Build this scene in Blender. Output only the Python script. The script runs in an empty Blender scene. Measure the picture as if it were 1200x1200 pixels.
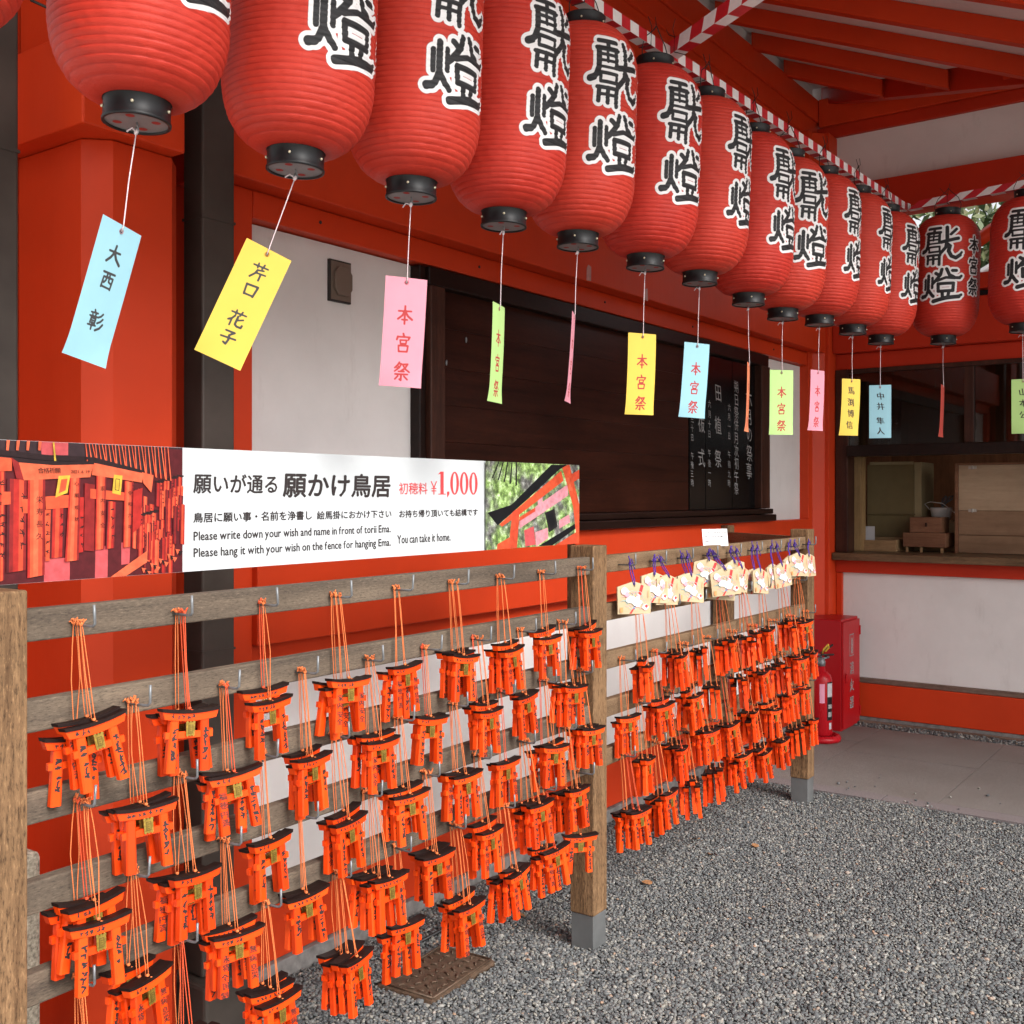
import bpy, bmesh, math, random
import numpy as np
from mathutils import Matrix, Vector, Euler

rng = random.Random(7)
nrng = np.random.default_rng(7)
SC = bpy.context.scene
COL = SC.collection
R = math.radians

# ------------------------------------------------------------------ camera, sky, sun, exposure
F = 1270.0                       # focal length in pixels of the 1200 px photograph
TH = math.atan(915 / F)
CT, ST = math.cos(TH), math.sin(TH)
cam = bpy.data.cameras.new('camera')
cam.sensor_width = 36.0
cam.lens = F / 1200 * 36
cam.shift_y = -20 / 1200
cam.clip_start, cam.clip_end = 0.05, 500
camo = bpy.data.objects.new('camera', cam)
COL.objects.link(camo)
camo.location = (0, 0, 1.5)
camo.rotation_euler = (R(90), 0, -math.atan2(CT, ST))
SC.camera = camo

SUN_EL, SUN_AZ = R(40), R(194)   # azimuth of the sun measured from +Y towards +X
w = bpy.data.worlds.new('World')
SC.world = w
w.use_nodes = True
nt = w.node_tree
bg = nt.nodes['Background']
sky = nt.nodes.new('ShaderNodeTexSky')
sky.sky_type = 'NISHITA'
sky.sun_disc = False
sky.sun_elevation = SUN_EL
sky.sun_rotation = SUN_AZ
sky.dust_density = 4.0
sky.air_density = 1.0
hs = nt.nodes.new('ShaderNodeHueSaturation')
hs.inputs['Saturation'].default_value = 0.12
nt.links.new(sky.outputs[0], hs.inputs['Color'])
nt.links.new(hs.outputs[0], bg.inputs[0])
bg.inputs[1].default_value = 0.135
sun = bpy.data.lights.new('sun', 'SUN')
sun.energy = 1.45
sun.angle = R(24)
sun.color = (1.0, 0.965, 0.92)
suno = bpy.data.objects.new('sun', sun)
COL.objects.link(suno)
sd = Vector((math.sin(SUN_AZ) * math.cos(SUN_EL), math.cos(SUN_AZ) * math.cos(SUN_EL), math.sin(SUN_EL)))
suno.rotation_euler = sd.to_track_quat('Z', 'Y').to_euler()
suno.location = (0, -5, 8)
SC.view_settings.view_transform = 'Standard'
SC.view_settings.look = 'None'
SC.view_settings.exposure = 1.05
SC.view_settings.gamma = 1.0
SC.cycles.use_denoising = True
SC.cycles.max_bounces = 8
SC.cycles.caustics_reflective = False
SC.cycles.caustics_refractive = False


# ------------------------------------------------------------------ geometry of the photograph: pixel -> point on a plane
def ray(u):
    r = (u - 600) / F
    return CT + ST * r, ST - CT * r


def at_depth(u, v, z):
    a, b = ray(u)
    return Vector((a * z, b * z, 1.5 + (580 - v) / F * z))


def at_y(u, v, y):
    a, b = ray(u)
    return at_depth(u, v, y / b)


def at_x(u, v, x):
    a, b = ray(u)
    return at_depth(u, v, x / a)


# ------------------------------------------------------------------ materials
def lin(c):
    return tuple(((x / 255) / 12.92 if x <= 10 else (((x / 255) + 0.055) / 1.055) ** 2.4) for x in c)


class Nodes:
    def __init__(self, name):
        self.m = bpy.data.materials.new(name)
        self.m.use_nodes = True
        self.t = self.m.node_tree
        self.p = self.t.nodes['Principled BSDF']

    def n(self, t, **kw):
        nd = self.t.nodes.new(t)
        for k, v in kw.items():
            if hasattr(nd, k):
                setattr(nd, k, v)
            else:
                nd.inputs[k.replace('_', ' ')].default_value = v
        return nd

    def l(self, a, b):
        self.t.links.new(a, b)

    def coord(self, scale=(1, 1, 1), kind='Object'):
        tc = self.n('ShaderNodeTexCoord')
        mp = self.n('ShaderNodeMapping')
        mp.inputs['Scale'].default_value = scale
        self.l(tc.outputs[kind], mp.inputs[0])
        return mp.outputs[0]

    def noise(self, vec, scale, detail=4, rough=0.55):
        nd = self.n('ShaderNodeTexNoise')
        nd.inputs['Scale'].default_value = scale
        nd.inputs['Detail'].default_value = detail
        nd.inputs['Roughness'].default_value = rough
        self.l(vec, nd.inputs['Vector'])
        return nd.outputs['Fac']

    def ramp(self, fac, stops):
        nd = self.n('ShaderNodeValToRGB')
        els = nd.color_ramp.elements
        while len(els) > 1:
            els.remove(els[-1])
        els[0].position, els[0].color = stops[0][0], (*stops[0][1], 1)
        for p, c in stops[1:]:
            e = els.new(p)
            e.color = (*c, 1)
        self.l(fac, nd.inputs[0])
        return nd.outputs[0]

    def mix(self, fac, a, b, mode='MIX'):
        nd = self.n('ShaderNodeMix', data_type='RGBA', blend_type=mode)
        for s, i in ((fac, 0), (a, 6), (b, 7)):
            if isinstance(s, bpy.types.NodeSocket):
                self.l(s, nd.inputs[i])
            elif isinstance(s, (int, float)):
                nd.inputs[i].default_value = s
            else:
                nd.inputs[i].default_value = (*s, 1)
        return nd.outputs[2]

    def mathn(self, op, a, b=None):
        nd = self.n('ShaderNodeMath', operation=op)
        for s, i in ((a, 0), (b, 1)):
            if s is None:
                continue
            if isinstance(s, bpy.types.NodeSocket):
                self.l(s, nd.inputs[i])
            else:
                nd.inputs[i].default_value = s
        return nd.outputs[0]

    def bump(self, h, strength, dist=0.002):
        b = self.n('ShaderNodeBump')
        b.inputs['Strength'].default_value = strength
        b.inputs['Distance'].default_value = dist
        self.l(h, b.inputs['Height'])
        self.l(b.outputs[0], self.p.inputs['Normal'])

    def base(self, c):
        if isinstance(c, bpy.types.NodeSocket):
            self.l(c, self.p.inputs['Base Color'])
        else:
            self.p.inputs['Base Color'].default_value = (*c, 1)

    def set(self, **kw):
        for k, v in kw.items():
            self.p.inputs[k.replace('_', ' ')].default_value = v
        return self


def plain(name, c, rough=0.6, vary=0.08, scale=30, metallic=0.0, bump=0.0, spec=0.5):
    N = Nodes(name)
    vec = N.coord()
    f = N.noise(vec, scale)
    a = tuple(x * (1 - vary) for x in c)
    b = tuple(min(1, x * (1 + vary)) for x in c)
    N.base(N.ramp(f, [(0.3, a), (0.7, b)]))
    N.set(Roughness=rough, Metallic=metallic)
    N.p.inputs['Specular IOR Level'].default_value = spec
    if bump:
        N.bump(N.noise(vec, scale * 4), bump)
    return N.m


def paint(name, c, rough=0.36, dirt=0.25):
    N = Nodes(name)
    vec = N.coord()
    big = N.noise(vec, 1.7, 6, 0.6)
    fine = N.noise(N.coord((14, 14, 2)), 6, 5)
    c1 = N.ramp(big, [(0.3, tuple(x * 0.88 for x in c)), (0.7, tuple(min(1, x * 1.08) for x in c))])
    spots = N.ramp(N.noise(vec, 55, 3, 0.7), [(0.70, (0, 0, 0)), (0.76, (1, 1, 1))])
    N.base(N.mix(N.mathn('MULTIPLY', spots, dirt), c1, tuple(x * 0.55 + 0.03 for x in c)))
    rr = N.n('ShaderNodeMapRange')
    rr.inputs['To Min'].default_value = rough - 0.06
    rr.inputs['To Max'].default_value = rough + 0.1
    N.l(fine, rr.inputs[0])
    N.l(rr.outputs[0], N.p.inputs['Roughness'])
    N.p.inputs['Specular IOR Level'].default_value = 0.22
    grain = N.noise(N.coord((60, 60, 2.2)), 2.0, 4, 0.6)
    N.bump(N.mathn('ADD', N.noise(vec, 9, 4), N.mathn('MULTIPLY', grain, 0.35)), 0.14, 0.004)
    return N.m


def wood(name, dark, light, axis=0, rough=0.6, fine=160, stripe=14, speck=0.35, bump=0.35):
    """Grain runs along local axis `axis`."""
    N = Nodes(name)
    s = [1, 1, 1]
    s[axis] = 0.06
    vec = N.coord(tuple(s))
    g = N.noise(vec, stripe * 2.2, 8, 0.65)
    s2 = [1, 1, 1]
    s2[axis] = 0.22
    vec2 = N.coord(tuple(s2))
    f = N.noise(vec2, fine, 4, 0.7)
    mid = tuple((a + b) / 2 for a, b in zip(dark, light))
    c = N.ramp(g, [(0.28, dark), (0.5, mid), (0.72, light)])
    sp = N.ramp(f, [(0.36, (1, 1, 1)), (0.48, (0, 0, 0))])
    c = N.mix(N.mathn('MULTIPLY', sp, speck), c, tuple(x * 0.25 for x in dark))
    sp2 = N.ramp(f, [(0.56, (0, 0, 0)), (0.66, (1, 1, 1))])
    c = N.mix(N.mathn('MULTIPLY', sp2, speck * 0.8), c, tuple(min(1, x * 1.45) for x in light))
    blot = N.noise(N.coord(), 3.2, 5, 0.6)
    c = N.mix(N.ramp(blot, [(0.42, (0, 0, 0)), (0.72, (0.45, 0.45, 0.45))]), c, tuple(x * 0.6 for x in dark))
    N.base(c)
    N.set(Roughness=rough)
    N.p.inputs['Specular IOR Level'].default_value = 0.22
    N.bump(N.mathn('ADD', f, g), bump, 0.0015)
    return N.m


M = {}
M['red'] = paint('vermilion_paint', (0.60, 0.048, 0.011), rough=0.42)
M['red_dark'] = paint('darker_vermilion_paint', (0.50, 0.032, 0.010), rough=0.45)  # a darker tone of the same vermilion
M['red_cab'] = paint('red_cabinet_enamel', (0.42, 0.008, 0.012), rough=0.34, dirt=0.15)
M['red_ext'] = paint('red_extinguisher_enamel', (0.40, 0.008, 0.014), rough=0.26, dirt=0.05)

N = Nodes('white_plaster')
v_ = N.coord()
pl = N.ramp(N.noise(v_, 2.1, 7, 0.62), [(0.3, (0.69, 0.665, 0.65)), (0.65, (0.79, 0.765, 0.75))])
st = N.ramp(N.noise(N.coord((2.2, 2.2, 0.7)), 3.3, 8, 0.7), [(0.58, (0, 0, 0)), (0.80, (0.32, 0.32, 0.32))])
N.base(N.mix(st, pl, (0.36, 0.31, 0.28)))
N.set(Roughness=0.85)
N.bump(N.noise(v_, 60, 4), 0.12, 0.002)
M['plaster'] = N.m

M['bronze'] = plain('dark_bronze_sheet', (0.062, 0.050, 0.042), 0.5, 0.3, 5, metallic=0.15, spec=0.35)
M['shutter'] = wood('dark_stained_boards', (0.014, 0.0036, 0.0020), (0.052, 0.014, 0.0075), 0, 0.34, 90, 10, 0.25, 0.12)
M['frame'] = wood('brown_window_frame', (0.028, 0.010, 0.007), (0.08, 0.030, 0.018), 2, 0.45, 120, 14, 0.3, 0.2)
M['sill_dark'] = wood('dark_sill_wood', (0.009, 0.004, 0.003), (0.022, 0.009, 0.006), 0, 0.35, 120, 14, 0.3, 0.2)
M['board_black'] = plain('black_lacquer', (0.004, 0.004, 0.0045), 0.2, 0.2, 8)
M['white_ink'] = plain('white_lettering', (0.29, 0.285, 0.28), 0.7, 0.3, 60)
M['post'] = wood('tan_post_wood', (0.088, 0.046, 0.022), (0.28, 0.165, 0.083), 2, 0.72, 190, 24, 0.75, 0.6)
M['rail'] = wood('weathered_rail_wood', (0.062, 0.048, 0.038), (0.185, 0.140, 0.100), 0, 0.82, 330, 12, 0.5, 0.5)
M['rail_light'] = wood('brown_rail_wood', (0.10, 0.058, 0.03), (0.26, 0.17, 0.10), 0, 0.75, 330, 14, 0.5, 0.5)
M['shoe'] = plain('grey_metal_shoe', (0.16, 0.165, 0.165), 0.45, 0.18, 9, metallic=0.4)
M['hook'] = plain('galvanised_steel', (0.20, 0.21, 0.22), 0.5, 0.25, 60, metallic=0.5)
M['cap'] = plain('black_plastic', (0.008, 0.008, 0.009), 0.42, 0.1, 20, spec=0.3)
M['cap_in'] = plain('grey_cap_disc', (0.16, 0.16, 0.165), 0.5, 0.08, 20)
M['hole_red'] = plain('red_hole', (0.28, 0.012, 0.008), 0.7, 0.05, 20)
M['rivet'] = plain('pale_rivet', (0.6, 0.55, 0.4), 0.4, 0.05, 20, metallic=0.6)
M['wire'] = plain('dark_wire', (0.03, 0.025, 0.022), 0.5, 0.1, 20, metallic=0.5)
M['string'] = plain('white_pink_string', (0.66, 0.55, 0.57), 0.8, 0.2, 300)
N = Nodes('orange_charm_paint')
oi = N.n('ShaderNodeObjectInfo')
oc = N.ramp(oi.outputs['Random'], [(0.0, (0.70, 0.044, 0.003)), (0.5, (0.80, 0.058, 0.002)), (1.0, (0.86, 0.078, 0.006))])
N.base(N.mix(N.ramp(N.noise(N.coord(), 26, 5), [(0.45, (0, 0, 0)), (0.8, (0.35, 0.35, 0.35))]), oc, (0.50, 0.036, 0.004)))
N.set(Roughness=0.5)
N.p.inputs['Specular IOR Level'].default_value = 0.22
M['orange'] = N.m
M['orange_side'] = M['orange']
M['charm_black'] = plain('black_charm_paint', (0.013, 0.006, 0.005), 0.55, 0.2, 40, spec=0.15)
M['gold'] = plain('gold_plate', (0.30, 0.20, 0.035), 0.42, 0.35, 150, metallic=0.6)
M['gold_dark'] = plain('dark_gold_relief', (0.16, 0.10, 0.02), 0.5, 0.2, 150, metallic=0.5)
M['ink'] = plain('black_ink', (0.018, 0.012, 0.012), 0.6, 0.1, 50)
M['ink_soft'] = plain('grey_black_ink', (0.04, 0.04, 0.042), 0.7, 0.2, 80)
M['ink_red'] = plain('red_ink', (0.60, 0.045, 0.05), 0.7, 0.15, 80)


def cord_mat(name, c):
    N = Nodes(name)
    wv = N.n('ShaderNodeTexWave')
    wv.bands_direction = 'DIAGONAL'
    wv.inputs['Scale'].default_value = 220
    N.l(N.coord(), wv.inputs['Vector'])
    N.base(N.ramp(wv.outputs['Fac'], [(0.2, tuple(x * 0.6 for x in c)), (0.8, c)]))
    N.set(Roughness=0.85)
    return N.m


M['cord'] = cord_mat('orange_braid', (0.80, 0.20, 0.055))
M['cord_red'] = cord_mat('red_braid', (0.80, 0.10, 0.03))
M['cord_purple'] = cord_mat('purple_braid', (0.075, 0.028, 0.30))
M['ema'] = wood('pale_tablet_wood', (0.48, 0.36, 0.21), (0.60, 0.48, 0.31), 0, 0.65, 90, 8, 0.06, 0.1)
for k, c in dict(white=(0.70, 0.69, 0.68), pink=(0.80, 0.30, 0.36), teal=(0.25, 0.46, 0.47), red=(0.62, 0.02, 0.02), violet=(0.16, 0.07, 0.30), stamp=(0.72, 0.27, 0.09), rose=(0.85, 0.55, 0.58)).items():
    M['e_' + k] = plain('tablet_print_' + k, c, 0.6, 0.06, 80)


def paper(name, c, ink=(0.36, 0.026, 0.026)):
    N = Nodes(name)
    vec = N.coord()
    N.base(N.ramp(N.noise(vec, 22, 3), [(0.3, tuple(x * 0.95 for x in c)), (0.7, c)]))
    N.set(Roughness=0.75)
    N.bump(N.noise(vec, 12, 3), 0.08, 0.004)
    # ink strokes stored as a distance in the mesh
    at = N.n('ShaderNodeAttribute')
    at.attribute_name = 'ink'
    base = N.p.inputs['Base Color'].links[0].from_socket
    mr = N.n('ShaderNodeMapRange')
    mr.inputs['From Min'].default_value = -0.0002
    mr.inputs['From Max'].default_value = 0.0005
    mr.inputs['To Min'].default_value = 1
    mr.inputs['To Max'].default_value = 0
    N.l(at.outputs['Fac'], mr.inputs[0])
    N.base(N.mix(mr.outputs[0], base, ink))
    return N.m


PAPER = dict(blue=(0.27, 0.50, 0.58), yellow=(0.66, 0.455, 0.065), pink=(0.62, 0.245, 0.31), green=(0.38, 0.58, 0.20), orange=(0.62, 0.18, 0.08), brick=(0.33, 0.035, 0.02))
for k, c in PAPER.items():
    M['p_' + k] = paper(k + '_paper', c)
    M['pn_' + k] = paper(k + '_paper_black_ink', c, (0.035, 0.035, 0.037))

# lantern shade: red ribbed vinyl with black characters outlined in white (distance stored in the mesh)
N = Nodes('red_lantern_vinyl')
at = N.n('ShaderNodeAttribute')
at.attribute_name = 'ink'
vec = N.coord()
red = N.ramp(N.noise(N.coord((1, 1, 0.5)), 14, 5), [(0.3, (0.41, 0.024, 0.015)), (0.7, (0.50, 0.034, 0.020))])
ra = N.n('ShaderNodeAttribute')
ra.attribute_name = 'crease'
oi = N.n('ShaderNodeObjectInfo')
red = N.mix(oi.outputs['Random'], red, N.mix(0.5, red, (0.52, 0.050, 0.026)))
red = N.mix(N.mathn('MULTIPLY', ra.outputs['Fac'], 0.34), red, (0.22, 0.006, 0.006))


def step(sock, edge, w=0.0007):
    mr = N.n('ShaderNodeMapRange')
    mr.inputs['From Min'].default_value = edge - w
    mr.inputs['From Max'].default_value = edge + w
    mr.inputs['To Min'].default_value = 1
    mr.inputs['To Max'].default_value = 0
    N.l(sock, mr.inputs[0])
    return mr.outputs[0]


c = N.mix(step(at.outputs['Fac'], 0.0095), red, (0.24, 0.004, 0.006))
c = N.mix(step(at.outputs['Fac'], 0.0088), c, (0.74, 0.73, 0.73))
blk = N.ramp(N.noise(N.coord((0.4, 0.4, 3)), 60, 3), [(0.35, (0.012, 0.012, 0.013)), (0.8, (0.035, 0.035, 0.037))])
c = N.mix(step(at.outputs['Fac'], 0.0), c, blk)
N.base(c)
N.set(Roughness=0.52)
N.p.inputs['Specular IOR Level'].default_value = 0.24
wr = N.noise(N.coord((1, 1, 6)), 16, 5, 0.7)
wr2 = N.noise(N.coord((5, 5, 26)), 9, 4, 0.7)
N.bump(N.mathn('ADD', N.mathn('MULTIPLY', wr, 0.5), wr2), 0.30, 0.004)
M['lantern'] = N.m


def stripes_mat(name, c):
    return plain(name, c, 0.5, 0.06, 40)


M['s_red'] = stripes_mat('red_stripe_cloth', (0.50, 0.012, 0.02))
M['s_white'] = stripes_mat('white_stripe_cloth', (0.76, 0.74, 0.74))

# stones, paving, inside things
N = Nodes('gravel_stones')
gi = N.n('ShaderNodeNewGeometry')
tone = N.ramp(gi.outputs['Random Per Island'], [(0.0, (0.050, 0.055, 0.058)), (0.30, (0.105, 0.111, 0.113)), (0.58, (0.152, 0.157, 0.154)), (0.80, (0.20, 0.198, 0.185)), (0.93, (0.255, 0.238, 0.20)), (0.985, (0.36, 0.35, 0.325)), (1.0, (0.36, 0.22, 0.14))])
nz = N.noise(N.coord(), 240, 4)
N.base(N.mix(N.mathn('MULTIPLY', nz, 0.6), tone, N.mix(0.55, tone, (0.05, 0.05, 0.055))))
N.set(Roughness=0.72)
N.bump(nz, 0.25, 0.002)
M['gravel'] = N.m
N = Nodes('gravel_bed')
vr = N.n('ShaderNodeTexVoronoi')
vr.inputs['Scale'].default_value = 75
N.l(N.coord(), vr.inputs['Vector'])
N.base(N.ramp(vr.outputs['Color'], [(0.15, (0.06, 0.063, 0.066)), (0.55, (0.13, 0.133, 0.133)), (0.9, (0.24, 0.23, 0.215))]))
N.set(Roughness=0.9)
N.bump(vr.outputs['Distance'], 0.9, 0.01)
M['bed'] = N.m
N = Nodes('granite_slabs')
vec = N.coord()
sp = N.noise(vec, 330, 3, 0.8)
bgn = N.noise(vec, 2.2, 6, 0.6)
cc = N.ramp(sp, [(0.30, (0.05, 0.044, 0.040)), (0.5, (0.165, 0.148, 0.136)), (0.70, (0.36, 0.33, 0.305))])
N.base(N.mix(N.ramp(bgn, [(0.35, (0, 0, 0)), (0.7, (0.55, 0.55, 0.55))]), cc, (0.12, 0.099, 0.086)))
N.set(Roughness=0.7)
N.bump(sp, 0.5, 0.002)
M['granite'] = N.m
M['bounce'] = plain('pale_bounce_ground', (0.60, 0.57, 0.52), 0.8, 0.15, 2)  # pale tone of the unseen ground that bounces light
M['kerb'] = plain('pale_granite_edge', (0.17, 0.145, 0.145), 0.75, 0.45, 260, bump=0.3)
M['concrete'] = plain('grey_footing', (0.20, 0.185, 0.175), 0.85, 0.3, 30, bump=0.3)
M['stone'] = plain('rough_base_stone', (0.40, 0.35, 0.27), 0.9, 0.55, 120, bump=0.8)
M['ledge'] = wood('worn_brown_ledge', (0.10, 0.055, 0.04), (0.26, 0.18, 0.14), 1, 0.8, 120, 14, 0.3, 0.3)
M['counter'] = wood('brown_counter_wood', (0.075, 0.042, 0.022), (0.21, 0.13, 0.07), 1, 0.42, 110, 16, 0.3, 0.2)
M['room'] = wood('reddish_room_boards', (0.15, 0.055, 0.024), (0.28, 0.115, 0.052), 2, 0.55, 60, 9, 0.15, 0.1)
M['room_tan'] = wood('tan_inner_post', (0.22, 0.13, 0.055), (0.36, 0.22, 0.10), 2, 0.6, 60, 9, 0.15, 0.1)
M['cardboard'] = plain('brown_cardboard', (0.135, 0.092, 0.036), 0.8, 0.08, 12)
M['cardboard_pale'] = plain('pale_cardboard_edge', (0.26, 0.195, 0.10), 0.8, 0.08, 12)
M['box_wood'] = wood('drawer_box_wood', (0.14, 0.058, 0.030), (0.27, 0.13, 0.072), 1, 0.5, 90, 12, 0.2, 0.2)
M['tray'] = wood('tray_wood', (0.25, 0.145, 0.07), (0.38, 0.24, 0.125), 1, 0.5, 90, 12, 0.2, 0.2)
M['cab_light'] = wood('light_cabinet_board', (0.36, 0.245, 0.155), (0.47, 0.34, 0.225), 1, 0.5, 60, 10, 0.1, 0.1)
M['cab_mid'] = wood('mid_cabinet_board', (0.20, 0.115, 0.065), (0.31, 0.19, 0.115), 1, 0.5, 60, 10, 0.1, 0.1)
M['ceramic'] = plain('white_ceramic', (0.68, 0.63, 0.60), 0.3, 0.04, 10)
M['blue_handle'] = plain('grey_blue_plastic', (0.07, 0.085, 0.11), 0.4, 0.1, 10)
M['white_card'] = plain('white_card', (0.80, 0.80, 0.81), 0.6, 0.03, 10)
M['card_grey'] = plain('grey_white_card', (0.48, 0.46, 0.48), 0.6, 0.03, 10)
M['sign_white'] = plain('white_sign_board', (0.53, 0.555, 0.57), 0.5, 0.02, 6, spec=0.2)
M['clear_clip'] = plain('cloudy_plastic_clip', (0.45, 0.40, 0.35), 0.25, 0.05, 10)
M['plate'] = plain('taupe_plate', (0.20, 0.155, 0.12), 0.4, 0.1, 10, metallic=0.3)
M['plate_edge'] = plain('black_plate_edge', (0.025, 0.02, 0.018), 0.5, 0.1, 10)
M['iron'] = plain('rusty_iron', (0.105, 0.066, 0.042), 0.6, 0.35, 60, metallic=0.3, bump=0.5)
M['cable'] = plain('black_cable', (0.012, 0.011, 0.011), 0.5, 0.1, 20)
M['leaf_dry'] = plain('dry_leaf', (0.23, 0.105, 0.04), 0.8, 0.3, 60)
M['bark'] = plain('bark', (0.09, 0.065, 0.045), 0.9, 0.3, 20)
M['black_rubber'] = plain('black_rubber', (0.015, 0.015, 0.016), 0.5, 0.1, 20)
M['yellow_pin'] = plain('yellow_safety_pin', (0.70, 0.46, 0.05), 0.5, 0.1, 20)
M['pink_tag'] = plain('pink_tag', (0.72, 0.30, 0.42), 0.6, 0.05, 20)
M['glass_dark'] = None
N = Nodes('window_glass')
tr = N.n('ShaderNodeBsdfTransparent')
tr.inputs[0].default_value = (0.55, 0.56, 0.56, 1)
gl = N.n('ShaderNodeBsdfGlossy')
gl.inputs['Roughness'].default_value = 0.02
fr = N.n('ShaderNodeFresnel')
fr.inputs[0].default_value = 1.5
ms = N.n('ShaderNodeMixShader')
N.l(N.mathn('ADD', fr.outputs[0], 0.035), ms.inputs[0])
N.l(tr.outputs[0], ms.inputs[1])
N.l(gl.outputs[0], ms.inputs[2])
N.l(ms.outputs[0], N.t.nodes['Material Output'].inputs[0])
M['glass'] = N.m
N = Nodes('tree_leaves')
gi = N.n('ShaderNodeNewGeometry')
N.base(N.ramp(gi.outputs['Random Per Island'], [(0, (0.035, 0.06, 0.02)), (0.6, (0.09, 0.13, 0.04)), (1, (0.20, 0.19, 0.10))]))
N.set(Roughness=0.6)
M['leaves'] = N.m
for k, c in dict(maroon=(92, 28, 34), dusk=(62, 44, 48), rosy=(216, 92, 96), orange=(232, 92, 58), coral=(240, 110, 74), deep=(190, 46, 40), shade=(150, 38, 38), black=(45, 28, 30), gold=(222, 182, 66), pinkish=(238, 160, 172), char=(38, 36, 38), roof=(22, 24, 28), vermil=(222, 84, 56)).items():
    M['f_' + k] = plain('printed_' + k, tuple(x * 0.66 for x in lin(c)), 0.42, 0.22, 60, spec=0.25)
N = Nodes('printed_foliage')
vec = N.coord((1, 1, 1))
a = N.noise(vec, 45, 8, 0.75)
b = N.noise(vec, 9, 5, 0.6)
leafc = N.ramp(a, [(0.34, (0.02, 0.03, 0.015)), (0.46, (0.12, 0.20, 0.05)), (0.56, (0.34, 0.52, 0.16)), (0.68, (0.80, 0.88, 0.72))])
greyc = N.ramp(a, [(0.36, (0.02, 0.02, 0.02)), (0.52, (0.13, 0.13, 0.12)), (0.68, (0.50, 0.52, 0.48))])
N.base(N.mix(N.ramp(b, [(0.42, (0, 0, 0)), (0.56, (1, 1, 1))]), greyc, leafc))
N.set(Roughness=0.42)
M['f_foliage'] = N.m


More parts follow.
